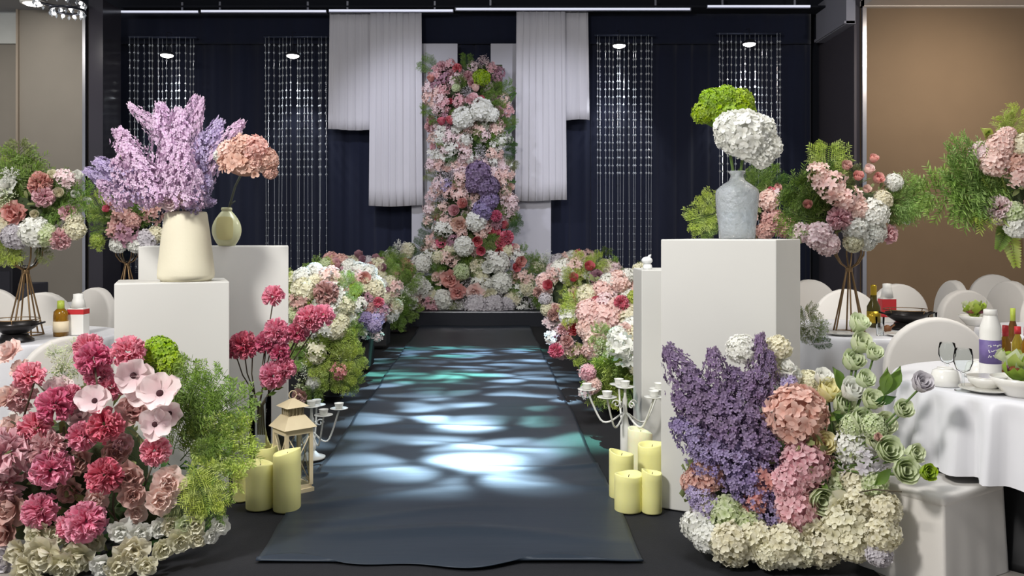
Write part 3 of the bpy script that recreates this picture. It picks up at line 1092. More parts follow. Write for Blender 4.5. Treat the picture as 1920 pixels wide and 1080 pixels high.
def lilac_branch(label, base, joints, pans, col, group):
    """joints: list of (px,py,d) for the twig; pans: (p0,p1,d,wide,col)"""
    b = P(*base)
    r = empty('lilac_branch', b, label, 'lilac', group)
    stem(r, [P(*base)] + [P(*j) for j in joints], [0.009] * (len(joints)) + [0.004], M_stemw, 'twig')
    for (p0, p1, d, wide, c) in pans:
        plume(r, 'lilac', c, p0, p1, d, wide=wide * .7)
    return r


g = 'lilac branches in the cream vase'
lilac_branch('pale purple lilac branch leaning left out of the cream vase', (338, 470, 4.5), [(325, 395, 4.48), (270, 350, 4.45), (225, 290, 4.45)], [
    ((270, 345), (222, 243), 4.42, 1.15, 'lilacpink'), ((290, 372), (180, 300), 4.4, .85, 'lavender'), ((300, 380), (235, 270), 4.36, 1.0, 'lilacpink'),
    ((255, 372), (160, 318), 4.45, .8, 'lavender'), ((250, 378), (215, 300), 4.38, 1.2, 'lilacpink'), ((295, 385), (262, 305), 4.34, 1.0, 'lilacpink'), ((240, 385), (185, 340), 4.4, 1.2, 'lilacpink')], 'x', g)
lilac_branch('tall pink lilac branch with forked top in the cream vase', (350, 470, 4.52), [(345, 390, 4.5), (335, 300, 4.5), (330, 230, 4.5)], [
    ((330, 275), (244, 198), 4.5, .62, 'lilacpink'), ((335, 270), (366, 180), 4.5, .62, 'lilacpink'), ((325, 330), (300, 195), 4.46, .9, 'lilacpink'), ((335, 340), (335, 205), 4.44, .9, 'lilacpink'),
    ((340, 375), (318, 255), 4.4, 1.05, 'lilacpink'), ((345, 385), (345, 270), 4.36, 1.0, 'lilacpink'), ((335, 392), (300, 300), 4.4, 1.0, 'lilacpink'), ((340, 340), (378, 188), 4.5, .5, 'lilacpink')], 'x', g)
lilac_branch('bluish lilac branch leaning right out of the cream vase', (358, 470, 4.55), [(362, 395, 4.55), (385, 330, 4.55), (430, 260, 4.55)], [
    ((375, 330), (455, 228), 4.55, .7, 'lilacpink'), ((365, 350), (412, 225), 4.55, .85, 'lavender'), ((355, 370), (375, 250), 4.5, .85, 'lavender'), ((360, 375), (392, 330), 4.5, 1.6, 'lavender'),
    ((358, 380), (405, 378), 4.46, 1.2, 'lavender'), ((350, 390), (395, 340), 4.42, 1.3, 'lavender'), ((362, 390), (372, 320), 4.4, 1.2, 'lilacpink')], 'x', g)
r = empty('pale_blossom_sprig', P(325, 470, 4.46), 'pale pink blossom sprig at the rim of the cream vase', 'blossom')
for p_, t_ in [((318, 380), 17), ((340, 372), 15), ((300, 372), 14)]:
    h = head(r, 'peony', 'pale', p_[0], p_[1], t_, 4.36)
    under(stem(r, [P(330, 470, 4.46), P(332, 402, 4.44), P(p_[0], p_[1], 4.38)], 0.005, M_stemw), h)

r = empty('peach_hydrangea_stem', P(426, 445, 4.95), 'drooping peach hydrangea on a dark stem in the oval vase', 'hydrangea')
stem(r, [P(426, 440, 4.95), P(431, 385, 4.95), P(441, 350, 4.8), P(455, 322, 4.55), P(460, 300, 4.44)], 0.007, mat('dark_stem', (70, 76, 66), .6))
stem(r, [P(432, 384, 4.95), P(441, 377, 4.94)], 0.004, mat('dark_stem', (70, 76, 66), .6), 'side_twig')
head(r, 'umbel', 'peach', 462, 304, 54, 4.42, face=(0.05, -0.45, 1))
for (x, y, q, cc) in [(478, 280, 26, 'peach'), (500, 300, 22, 'peach'), (506, 322, 14, 'peach'), (455, 275, 24, 'peach'), (430, 284, 22, 'blush'), (414, 292, 14, 'white'), (445, 305, 17, 'white'), (475, 305, 20, 'peach')]:
    head(r, 'hyd', cc, x, y, q, 4.34 + abs(x - 465) * .0012, P(465, 330, 4.5))

r = empty('green_hydrangea_stem', P(1378, 425, 4.62), 'lime green hydrangea dome on a stem in the glass vase', 'hydrangea')
stem(r, [P(1380, 430, 4.62), P(1376, 330, 4.62), P(1366, 270, 4.66), P(1358, 215, 4.68)], 0.008, M_stemg)
head(r, 'umbel', 'lime', 1357, 215, 58, 4.7, face=(-0.1, -0.25, 1), name='flower_dome')
for (x, y, q) in [(1335, 190, 26), (1360, 184, 26), (1388, 190, 26), (1318, 212, 22), (1345, 205, 26), (1378, 205, 24), (1402, 200, 14)]:
    head(r, 'hydfine', 'lime', x, y, q, 4.62, P(1357, 220, 4.75))
r = empty('white_hydrangea_stem', P(1386, 425, 4.6), 'large white hydrangea drooping right in the glass vase', 'hydrangea')
stem(r, [P(1386, 430, 4.6), P(1388, 330, 4.6), P(1393, 290, 4.58), P(1397, 262, 4.56)], 0.008, M_stemg)
for (x, y, q) in [(1395, 252, 46), (1372, 243, 34), (1425, 245, 30), (1438, 275, 28), (1410, 270, 34), (1428, 292, 24), (1358, 258, 18)]:
    head(r, 'hyd', 'white', x, y, q, 4.5, P(1400, 262, 4.62))

# small white ornament on the thin plinth
oc = P(1214, 509, 5.25); k = 5.25 / F
oc.z = Z_thin + 0.001
r = empty('white_ornament', oc, 'small rounded white ornament on top of the half hidden plinth', 'ornament')
mb = MB(); mb.lathe([(0.0001, 0), (8 * k, 0), (9 * k, 3 * k), (8 * k, 8 * k), (5 * k, 11 * k), (0.0001, 12 * k)], 20); part('body', mb, mat('white_ceramic', (226, 228, 228), .35), r)
mb = MB(); mb.ball((-1 * k, 0, 16 * k), 10.5 * k, 16, 10, 0.7); part('head', mb, mat('white_ceramic', (226, 228, 228), .35), r)
mb = MB(); mb.tube([(2 * k, 0, 21 * k), (4 * k, 0, 25 * k), (7 * k, 0, 27 * k)], [3 * k, 2.4 * k, .8 * k], 8); part('tuft', mb, mat('white_ceramic', (226, 228, 228), .35), r)

# ================================================================== LEFT FOREGROUND ARRANGEMENT
D = 3.72
fc = P(170, 860, 3.85)
LA = empty('floral_arrangement', (px_x(180, 3.8), 3.8, 0.012), 'pink carnation and pale anemone arrangement before the shorter left plinth', 'flowers', 'flower mounds at the foot of the plinths')
bed(LA, 'olive', 170, 880, 3.86, 150, 150, 0.22)
bed(LA, 'olive', 60, 930, 3.86, 110, 110, 0.22)
bed(LA, 'darkgreen', 290, 960, 3.86, 120, 95, 0.2)
for (x, y, q, dd) in [(176, 673, 31, 3.68), (166, 652, 26, 3.74), (241, 661, 30, 3.66), (57, 707, 28, 3.68), (103, 760, 33, 3.62), (132, 745, 23, 3.68), (186, 706, 25, 3.72), (207, 726, 24, 3.72), (67, 803, 30, 3.62), (197, 798, 32, 3.58), (155, 818, 27, 3.6), (97, 878, 36, 3.56), (291, 846, 27, 3.58), (195, 892, 32, 3.54), (75, 957, 31, 3.54), (160, 978, 36, 3.5), (137, 985, 28, 3.54)]:
    head(LA, 'pom', RND.choice(['hot', 'hot', 'deeppink']), x, y, q, dd, fc)
head(LA, 'pom', 'pink', 88, 842, 34, 3.6, fc)
head(LA, 'pom', 'pink', 12, 848, 46, 3.56, fc)
head(LA, 'pom', 'pink', 10, 905, 38, 3.6, fc)
head(LA, 'pom', 'pink', 40, 745, 28, 3.74, fc)
for (x, y, q, c, dd) in [(313, 905, 34, 'blush', 3.56), (300, 938, 30, 'blush', 3.54), (240, 895, 32, 'dusty', 3.6), (248, 930, 26, 'dusty', 3.58), (146, 866, 28, 'dusty', 3.66), (20, 950, 40, 'dusty', 3.58), (8, 995, 34, 'dusty', 3.58), (12, 745, 28, 'blush', 3.7), (18, 660, 28, 'blush', 3.74), (36, 690, 20, 'blush', 3.74), (110, 735, 34, 'pale', 3.72), (215, 850, 28, 'dusty', 3.66), (130, 920, 26, 'dusty', 3.64), (250, 770, 30, 'dusty', 3.7), (150, 780, 30, 'pale', 3.72), (225, 835, 26, 'pink', 3.68), (20, 800, 30, 'blush', 3.7), (180, 935, 24, 'blush', 3.62), (255, 960, 22, 'blush', 3.62), (60, 860, 28, 'pale', 3.68)]:
    head(LA, 'peony', c, x, y, q * 1.05, dd, fc)
for (x, y, q, c, dd) in [(250, 1036, 36, 'cream', 3.47), (226, 996, 27, 'white', 3.52), (85, 1040, 42, 'cream', 3.47), (120, 1062, 34, 'cream', 3.46), (50, 1068, 34, 'cream', 3.46), (337, 1014, 28, 'cream', 3.52), (412, 985, 20, 'white', 3.6), (298, 990, 22, 'white', 3.56), (195, 1060, 28, 'white', 3.46), (365, 985, 22, 'cream', 3.56), (382, 895, 20, 'greenwhite', 3.62), (386, 940, 20, 'greenwhite', 3.62), (70, 1000, 28, 'cream', 3.52), (275, 1062, 24, 'cream', 3.44), (395, 1005, 18, 'white', 3.58), (345, 985, 20, 'greenwhite', 3.54), (10, 1050, 30, 'greywhite', 3.55), (150, 1045, 34, 'cream', 3.5), (225, 1062, 30, 'cream', 3.45), (35, 1035, 32, 'cream', 3.52), (305, 1030, 24, 'cream', 3.5), (175, 1015, 26, 'cream', 3.55), (110, 1000, 26, 'cream', 3.56), (265, 1000, 24, 'white', 3.52), (370, 1010, 20, 'cream', 3.56), (320, 985, 20, 'cream', 3.56)]:
    head(LA, 'peony', c, x, y, q, dd, fc)
head(LA, 'hydfine', 'lime', 300, 660, 33, 3.78, fc); head(LA, 'hydfine', 'lime', 318, 680, 26, 3.76, fc); head(LA, 'hydfine', 'green', 288, 688, 24, 3.78, fc)
for (x, y, q) in [(122, 690, 28), (140, 655, 22), (105, 665, 20), (148, 700, 20)]:
    head(LA, 'breath', 'greenwhite', x, y, q, 3.78, fc)
head(LA, 'breath', 'green', 120, 712, 26, 3.8, fc)
# anemones: eye plus single petals
pet_me = []
for s in range(3):
    mb = MB(); vs, fs, tp = petal(6, 6, 0.95, 1.0, 0.4, 0.12, 0.05, 0.75, 300 + s, 0.25); mb.add(vs, fs, tp)
    me = mb.mesh('anemone_petal'); me.materials.append(PM['pale']); pet_me.append(me)
eye = MB(); eye.ball((0, 0, 0.05), 0.16, 10, 6, 0.7)
for i in range(24):
    a = i * 2.4; rr = 0.22 + 0.04 * (i % 3)
    eye.octa((rr * math.cos(a), rr * math.sin(a), 0.07), 0.02, 0.04)
eye_me = eye.mesh('anemone_eye'); eye_me.materials.append(M_seed)
for (x, y, q, dd) in [(250, 704, 34, 3.6), (300, 738, 38, 3.55), (290, 796, 30, 3.56), (178, 752, 31, 3.6), (318, 775, 26, 3.6), (268, 730, 30, 3.62)]:
    pos = P(x, y, dd); r_ = 1.15 * q * dd / F
    face = Vector((RND.uniform(-.1, .5), -1, RND.uniform(.1, .7)))
    e = link('anemone_head', eye_me, M_seed, LA, pos, quat_to(face, RND.uniform(0, 6)), r_)
    for kq in range(6):
        Rm = Matrix(rotz(kq * math.pi / 3 + RND.uniform(-.12, .12)).tolist()) @ Matrix(rotx(0.38 + RND.uniform(-.15, .2)).tolist())
        link('petal', pet_me[kq % 3], PM['pale'], e, (0, 0, -0.02 + 0.015 * (kq % 2)), Rm.to_euler(), 1.0 + RND.uniform(-.08, .08), False)
# ferns on the right of it
for (a, b, dd, c, t) in [((325, 800), (360, 672), 3.74, 'fern', 'spray'), ((335, 810), (420, 700), 3.74, 'fern', 'spray'), ((340, 820), (468, 735), 3.72, 'fern', 'spray'), ((340, 830), (455, 800), 3.68, 'yellowgreen', 'spray'), ((345, 840), (478, 850), 3.66, 'yellowgreen', 'spray'), ((330, 830), (385, 720), 3.7, 'green', 'bushy'), ((335, 860), (420, 770), 3.68, 'green', 'bushy'), ((340, 890), (430, 860), 3.66, 'fern', 'bushy'), ((345, 870), (450, 905), 3.62, 'yellowgreen', 'spray'), ((350, 880), (425, 950), 3.6, 'fern', 'spray'), ((360, 870), (390, 965), 3.58, 'yellowgreen', 'bushy'), ((320, 850), (352, 745), 3.72, 'green', 'bushy'), ((330, 790), (330, 690), 3.76, 'fern', 'spray'), ((360, 860), (470, 820), 3.7, 'yellowgreen', 'bushy'), ((380, 890), (405, 985), 3.62, 'fern', 'spray'), ((330, 900), (345, 985), 3.6, 'olive', 'bushy'), ((350, 850), (400, 840), 3.64, 'green', 'bushy')]:
    plume(LA, t, c, a, b, dd, dd - 0.05, wide=.95)
# bare dark stems running between the heads
for pts in [[(210, 900), (150, 860), (20, 790)], [(120, 800), (118, 850), (125, 900)], [(240, 1000), (190, 940), (110, 905)], [(90, 740), (65, 715), (45, 780)], [(178, 690), (185, 740), (190, 800)], [(215, 905), (212, 950), (220, 1000)], [(255, 880), (250, 930), (240, 1000)], [(290, 860), (260, 940), (230, 1010)]]:
    stem(LA, [P(x, y, 3.64) for x, y in pts], 0.0045)

# ================================================================== RIGHT FOREGROUND ARRANGEMENT
fc = P(1470, 860, 3.95)
def rd(x, dd): return dd - max(0.0, x - 1560) * 0.0030


RA = empty('floral_arrangement', (px_x(1480, 3.9), 3.9, 0.012), 'purple lilac, peach hydrangea and greenish rose arrangement before the large right plinth', 'flowers', 'flower mounds at the foot of the plinths')
bed(RA, 'olive', 1400, 890, 3.95, 120, 150, 0.24)
bed(RA, 'olive', 1530, 900, 3.72, 100, 140, 0.2)
for (p0, p1, dd, w, c) in [((1320, 770), (1250, 650), 3.84, .75, 'purple'), ((1330, 780), (1290, 690), 3.8, 1.0, 'purple'), ((1355, 780), (1336, 655), 3.82, .75, 'purple'), ((1425, 760), (1424, 628), 3.8, .62, 'purple'), ((1430, 740), (1445, 660), 3.78, .8, 'purple'), ((1390, 790), (1375, 690), 3.8, 1.05, 'purple'), ((1400, 810), (1405, 700), 3.78, .95, 'purple'), ((1345, 820), (1268, 740), 3.78, 1.0, 'purple'), ((1340, 850), (1262, 790), 3.76, 1.1, 'violet'), ((1370, 830), (1310, 740), 3.74, 1.1, 'purple'), ((1400, 850), (1350, 745), 3.72, 1.1, 'purple'), ((1425, 860), (1400, 760), 3.72, 1.1, 'purple'), ((1340, 880), (1295, 815), 3.72, 1.2, 'violet'), ((1400, 900), (1335, 830), 3.68, 1.3, 'violet'), ((1420, 920), (1385, 830), 3.68, 1.1, 'violet'), ((1440, 900), (1432, 800), 3.7, 1.0, 'purple'), ((1425, 960), (1370, 880), 3.66, 1.0, 'violet'), ((1450, 1000), (1425, 905), 3.64, .9, 'violet'), ((1335, 950), (1290, 918), 3.7, 1.4, 'lavender'), ((1330, 985), (1300, 930), 3.7, 1.0, 'lavender'), ((1470, 1000), (1455, 935), 3.64, 1.0, 'violet')]:
    plume(RA, 'lilac', c, p0, p1, dd, wide=w)
for (t, c, x, y, q, dd) in [
    ('hyd', 'peach', 1493, 778, 57, 3.68), ('hyd', 'pink', 1510, 872, 46, 3.62), ('hyd', 'pink', 1495, 955, 42, 3.58), ('hyd', 'peach', 1325, 892, 34, 3.74), ('hyd', 'peach', 1300, 905, 24, 3.76), ('hyd', 'pink', 1553, 864, 30, 3.66), ('hyd', 'pink', 1482, 905, 36, 3.6), ('cluster', 'salmon', 1430, 900, 26, 3.64), ('cluster', 'salmon', 1415, 940, 22, 3.62), ('hyd', 'pink', 1520, 980, 26, 3.58), ('hyd', 'peach', 1520, 825, 32, 3.68),
    ('hydfine', 'white', 1391, 656, 32, 3.84), ('hyd', 'cream', 1458, 654, 26, 3.86), ('hyd', 'cream', 1450, 690, 26, 3.86), ('hyd', 'white', 1478, 705, 24, 3.84), ('hydfine', 'cream', 1515, 720, 28, 3.86), ('peony', 'white', 1475, 690, 20, 3.8), ('cluster', 'lavender', 1478, 718, 16, 3.78),
    ('hydfine', 'white', 1604, 838, 42, 3.72), ('cluster', 'greywhite', 1600, 880, 30, 3.7), ('hyd', 'greenwhite', 1575, 800, 28, 3.8),
    ('hyd', 'white', 1306, 985, 30, 3.68), ('hyd', 'white', 1325, 1008, 28, 3.62), ('hyd', 'greenwhite', 1362, 965, 36, 3.66), ('hyd', 'cream', 1372, 1020, 40, 3.56), ('hyd', 'cream', 1420, 1015, 38, 3.56), ('hyd', 'cream', 1470, 1024, 42, 3.52), ('hyd', 'cream', 1540, 1020, 42, 3.52), ('hyd', 'cream', 1588, 985, 48, 3.58), ('hyd', 'cream', 1600, 1020, 34, 3.56), ('hyd', 'cream', 1655, 1000, 34, 3.62), ('hyd', 'cream', 1662, 955, 30, 3.66), ('hyd', 'greywhite', 1648, 1038, 24, 3.6), ('hyd', 'cream', 1620, 940, 36, 3.66), ('hyd', 'cream', 1325, 955, 30, 3.72), ('hyd', 'greenwhite', 1400, 985, 32, 3.62), ('peony', 'cream', 1530, 1005, 34, 3.5), ('peony', 'cream', 1585, 950, 36, 3.56), ('hyd', 'cream', 1505, 1035, 28, 3.5), ('hyd', 'cream', 1440, 1040, 26, 3.5), ('hyd', 'greenwhite', 1570, 905, 36, 3.66), ('hyd', 'cream', 1610, 900, 34, 3.7), ('hyd', 'greenwhite', 1640, 905, 26, 3.66), ('cluster', 'greywhite', 1630, 870, 30, 3.66), ('hydfine', 'greenwhite', 1600, 800, 26, 3.7), ('hydfine', 'greenwhite', 1640, 800, 26, 3.72), ('bed', 'olive', 1610, 850, 55, 3.76)]:
    h = head(RA, t, c, x, y, q, rd(x, dd), fc)
    if t == 'bed': h['kind'] = 'stuff'
for (c, x, y, q, dd) in [('greenwhite', 1609, 608, 19, 3.9), ('greenwhite', 1613, 645, 21, 3.88), ('greenwhite', 1638, 663, 16, 3.88), ('greenwhite', 1598, 678, 21, 3.84), ('butter', 1553, 735, 24, 3.76), ('white', 1597, 733, 23, 3.76), ('greenwhite', 1634, 751, 20, 3.76), ('greenwhite', 1692, 768, 18, 3.8), ('greenwhite', 1613, 788, 23, 3.72), ('butter', 1543, 832, 22, 3.62), ('greenwhite', 1538, 938, 25, 3.54), ('greenwhite', 1664, 843, 25, 3.7), ('greenwhite', 1696, 882, 25, 3.66), ('greenwhite', 1713, 850, 18, 3.74), ('lime', 1738, 886, 16, 3.74), ('greywhite', 1727, 719, 20, 3.84), ('greenwhite', 1655, 795, 22, 3.78), ('greenwhite', 1620, 712, 18, 3.82), ('white', 1542, 708, 17, 3.8), ('greenwhite', 1580, 760, 22, 3.76), ('greenwhite', 1640, 830, 20, 3.74)]:
    dd = rd(x, dd)
    h = head(RA, 'rose', c, x, y, q * 1.12, dd, fc)
    tip_ = P(x, y + 6, dd + .02)
    st = stem(RA, [tip_, (tip_ + P(1570, 860, 3.6)) / 2 + Vector((0, 0, -.03)), P(1560, 880, 3.6)], 0.0045, M_stemg)
    under(st, h)
for (a, b, dd) in [((1582, 735), (1566, 690), 3.8), ((1660, 740), (1690, 690), 3.8), ((1658, 738), (1664, 692), 3.79), ((1645, 750), (1660, 715), 3.82), ((1640, 755), (1680, 745), 3.76), ((1605, 715), (1630, 725), 3.8), ((1540, 900), (1552, 925), 3.56), ((1620, 880), (1670, 868), 3.7), ((1610, 890), (1650, 880), 3.66), ((1600, 905), (1640, 905), 3.66), ((1575, 770), (1555, 790), 3.7), ((1670, 880), (1640, 910), 3.66), ((1588, 800), (1565, 775), 3.7), ((1556, 900), (1590, 930), 3.6)]:
    dd = rd(a[0], dd)
    plume(RA, 'leaf', RND.choice(['darkgreen', 'green', 'green']), a, b, dd, dd - 0.03, wide=1.05)
stem(RA, [P(1600, 925, 3.5), P(1640, 918, 3.3), P(1690, 922, 3.2)], 0.003, name='twig')
stem(RA, [P(1570, 925, 3.6), P(1590, 905, 3.58), P(1612, 885, 3.6)], 0.004, name='twig')
for (x, y) in [(1645, 820), (1590, 826)]:
    head(RA, 'rose', 'dusty', x, y, 9, rd(x, 3.66), fc)

# ================================================================== FLOWER MASSES (stage column, aisle rows, centrepieces)
def inpoly(poly):
    def f(x, y):
        c = False
        j = len(poly) - 1
        for i in range(len(poly)):
            xi, yi = poly[i]; xj, yj = poly[j]
            if (yi > y) != (yj > y) and x < (xj - xi) * (y - yi) / (yj - yi) + xi: c = not c
            j = i
        return c
    return f


def pick(pal, rng):
    tot = sum(p[0] for p in pal)
    r = rng.uniform(0, tot)
    for p in pal:
        r -= p[0]
        if r <= 0: return p
    return pal[-1]


def mass(root, poly, d, n, mind, pal, seed, bulge=0.25, overhang=0.0, taken=()):
    """flower heads over a bulging mass whose outline at distance d is poly"""
    rng = random.Random(seed)
    xs = [p[0] for p in poly]; ys = [p[1] for p in poly]
    cx, cy = sum(xs) / len(xs), (min(ys) + max(ys)) / 2
    hw, hh = (max(xs) - min(xs)) / 2, (max(ys) - min(ys)) / 2
    ins = inpoly(poly)
    c3 = P(cx, cy, d + 0.2)
    cnt = 0
    for (x, y) in scatter(n, ins, mind, (min(xs), min(ys), max(xs), max(ys)), rng):
        if any((x - a) ** 2 + (y - b) ** 2 < (q * 0.8) ** 2 for a, b, q in taken): continue
        w, typ, col, q = pick(pal, rng)
        e = 1 - min(1, ((x - cx) / hw) ** 2 * 0.7 + ((y - cy) / hh) ** 2 * 0.5)
        dd = d - bulge * e - overhang * (y - cy) / hh + rng.uniform(-.04, .04)
        q = q * rng.uniform(0.85, 1.2)
        if typ in ('spray', 'bushy'):
            a = math.atan2(y - cy, x - cx) + rng.uniform(-.5, .5)
            Lp = q * 2.2
            plume(root, typ, col, (x - math.cos(a) * Lp * .4, y - math.sin(a) * Lp * .3), (x + math.cos(a) * Lp * .6, y + math.sin(a) * Lp * .6 - Lp * .15), dd, dd - .05, wide=1.2)
        else:
            head(root, typ, col, x, y, q, dd, c3)
        cnt += 1
    return cnt


# ---- floral column on the stage
CD = 13.62
SC = empty('floral_column', (px_x(880, CD), CD, 0.232), 'tall column of pink, white and lilac flowers standing on the stage', 'flowers')
mb = MB(); mb.box((0, 0.16, 1.95), (1.05, 0.12, 3.9)); part('backing_frame', mb, M_foam, SC, False)
mb = MB(); mb.box((0, 0.12, .25), (2.4, 0.3, 0.5)); part('base_box', mb, M_foam, SC, False)
colpoly = lambda y0, y1: [(803, y0), (935, y0), (950, min(y1, 240)) if y0 < 240 else (952, y0 + 1), (962, y1), (806, y1), (812, (y0 + y1) / 2)]
ex = [('breath', 'pale', 907, 118, 14), ('pom', 'rose', 857, 128, 9), ('rose', 'salmon', 808, 148, 8), ('rose', 'rose', 828, 228, 9), ('rose', 'rose', 845, 226, 10), ('hydfine', 'lime', 903, 146, 18), ('hyd', 'white', 868, 222, 22), ('hyd', 'white', 902, 206, 24), ('hyd', 'white', 920, 215, 16), ('peony', 'pink', 886, 187, 17), ('rose', 'blush', 892, 165, 9), ('hydfine', 'greenwhite', 855, 165, 9), ('hyd', 'purple', 897, 326, 24), ('hyd', 'purple', 915, 350, 22), ('hyd', 'violet', 905, 395, 20), ('hyd', 'purple', 890, 345, 18), ('hyd', 'violet', 918, 375, 18), ('peony', 'white', 888, 350, 9), ('rose', 'salmon', 868, 382, 11), ('rose', 'pink', 852, 395, 12), ('peony', 'peach', 862, 420, 18), ('hyd', 'white', 893, 415, 20), ('rose', 'rose', 895, 452, 11), ('pom', 'deeppink', 930, 405, 11), ('pom', 'deeppink', 950, 445, 13), ('pom', 'rose', 938, 455, 11), ('rose', 'rose', 902, 470, 10), ('rose', 'rose', 935, 472, 9), ('hyd', 'white', 870, 462, 19), ('hyd', 'white', 935, 492, 21), ('peony', 'white', 916, 500, 15),
      ('peony', 'salmon', 845, 522, 22), ('peony', 'salmon', 858, 548, 18), ('hyd', 'white', 940, 530, 20), ('hyd', 'white', 830, 562, 20), ('hyd', 'greywhite', 893, 572, 22), ('hyd', 'greywhite', 925, 572, 20), ('hyd', 'greywhite', 950, 572, 16), ('cluster', 'pink', 808, 572, 17), ('peony', 'blush', 890, 548, 20), ('peony', 'cream', 918, 552, 16), ('hyd', 'salmon', 758, 505, 21), ('hydfine', 'white', 733, 485, 19), ('breath', 'white', 752, 462, 16), ('hydfine', 'white', 783, 535, 22), ('hydfine', 'white', 790, 495, 20), ('rose', 'salmon', 975, 490, 12), ('rose', 'rose', 968, 500, 10), ('breath', 'white', 1022, 482, 16), ('hydfine', 'greenwhite', 865, 510, 17)]
c3 = P(882, 380, CD + .4)
for (t, c, x, y, q) in ex:
    head(SC, t, c, x, y, q, CD - (0.30 if 830 < x < 935 else 0.2) - (0.12 if y > 460 else 0), c3)
tk = [(x, y, q) for (_, _, x, y, q) in ex]
mass(SC, [(803, 125), (860, 118), (935, 128), (950, 200), (952, 240), (806, 240), (800, 180)], CD, 70, 12, [(2, 'cluster', 'pink', 12), (2, 'cluster', 'pale', 12), (2, 'cluster', 'mauve', 11), (3, 'bushy', 'green', 13), (2, 'pom', 'pink', 10), (2, 'cluster', 'blush', 12), (1, 'rose', 'rose', 7), (1, 'breath', 'greywhite', 12)], 1, .2, 0, tk)
mass(SC, [(810, 232), (950, 232), (957, 310), (812, 310)], CD, 60, 12, [(4, 'cluster', 'white', 13), (3, 'cluster', 'blush', 13), (2, 'bushy', 'green', 12), (2, 'breath', 'greywhite', 13), (1, 'rose', 'pink', 7), (2, 'cluster', 'pale', 12), (1, 'bushy', 'darkgreen', 12)], 2, .2, 0, tk)
mass(SC, [(808, 305), (957, 305), (962, 410), (806, 410)], CD, 70, 12.5, [(4, 'cluster', 'blush', 13), (3, 'cluster', 'pale', 13), (2, 'cluster', 'lavender', 12), (2, 'bushy', 'olive', 12), (1, 'bushy', 'green', 12), (2, 'breath', 'greywhite', 13), (1, 'rose', 'blush', 8)], 3, .2, 0, tk)
mass(SC, [(808, 405), (960, 405), (972, 480), (796, 480)], CD, 55, 13, [(2, 'cluster', 'white', 14), (2, 'cluster', 'deeppink', 11), (2, 'bushy', 'green', 14), (3, 'cluster', 'blush', 13), (2, 'cluster', 'mauve', 12), (2, 'bushy', 'darkgreen', 13), (1, 'rose', 'rose', 8)], 4, .22, 0, tk)
mass(SC, [(718, 478), (750, 462), (800, 470), (965, 465), (1000, 485), (1035, 486), (1044, 560), (1005, 582), (880, 584), (780, 578), (728, 560)], CD - .08, 130, 15, [(4, 'cluster', 'white', 15), (3, 'hyd', 'cream', 15), (3, 'bushy', 'green', 18), (2, 'bushy', 'olive', 18), (2, 'breath', 'greywhite', 17), (2, 'cluster', 'blush', 15), (1, 'peony', 'blush', 14), (1, 'bushy', 'darkgreen', 16)], 5, .22, 0.06, tk)
for (a, b) in [((945, 195), (968, 172)), ((945, 265), (972, 272)), ((948, 335), (968, 342)), ((945, 250), (968, 236))]:
    plume(SC, 'frond', 'darkgreen', a, b, CD - .1, wide=1.1)

# ---- aisle rows
M_stand = mat('black_flower_stand', (28, 28, 30), .6)
ROWPAL_L = [(4, 'cluster', 'white', 1), (3, 'hyd', 'cream', 1), (1.6, 'bushy', 'fern', 1.1), (1.2, 'bushy', 'green', 1.05), (3, 'cluster', 'blush', 1), (2, 'hyd', 'dusty', .9), (2, 'hydfine', 'white', 1), (1, 'rose', 'pink', .7), (1, 'bushy', 'yellowgreen', 1.1), (1, 'cluster', 'mauve', .9), (1, 'breath', 'greenwhite', 1.1)]
ROWPAL_LOW = [(3, 'bushy', 'fern', 1.2), (4, 'bushy', 'yellowgreen', 1.2), (3, 'breath', 'greenwhite', 1.1), (2, 'cluster', 'cream', .9), (1, 'bushy', 'green', 1.1), (1, 'cluster', 'blush', .8)]
ROWPAL_R = [(3, 'cluster', 'blush', 1), (4, 'hyd', 'blush', 1), (2, 'peony', 'blush', 1), (3, 'hyd', 'white', 1), (1.2, 'bushy', 'fern', 1.1), (1.2, 'bushy', 'yellowgreen', 1.1), (1, 'rose', 'rose', .7), (2, 'hyd', 'cream', 1), (1, 'cluster', 'pale', 1), (1, 'pom', 'pink', .7)]


def sized(pal, q): return [(w, t, c, k * q) for (w, t, c, k) in pal]


def row(label, d, poly, low, q, n, mind, pal, seed, extra, sgn):
    xs = [p[0] for p in poly]; ys = [p[1] for p in poly]
    cx = sum(xs) / len(xs); cy = (min(ys) + max(ys)) / 2
    r = empty('aisle_arrangement', (px_x(cx, d), d, 0.012), label, 'flowers', 'flower stands along the aisle')
    zb = max(0.12, px_z(max(ys), d)) + .12
    mb = MB(); mb.box((0, 0.05, zb / 2 + .05), (0.34, 0.34, zb)); part('stand', mb, M_stand, r, False)
    bed(r, 'olive', cx, cy, d + .06, (max(xs) - min(xs)) * .40, (max(ys) - min(ys)) * .43, .26)
    c3 = P(cx, cy, d + .25)
    for (t, c, x, y, qq, dd) in extra: head(r, t, c, x, y, qq, d + dd, c3)
    tk = [(x, y, qq) for (_, _, x, y, qq, _) in extra]
    mass(r, poly, d, n, mind, sized(pal, q), seed, .24, .08, tk)
    if low: mass(r, low, d, int(n * .6), mind, sized(ROWPAL_LOW, q), seed + 50, .24, .08, tk)
    return r


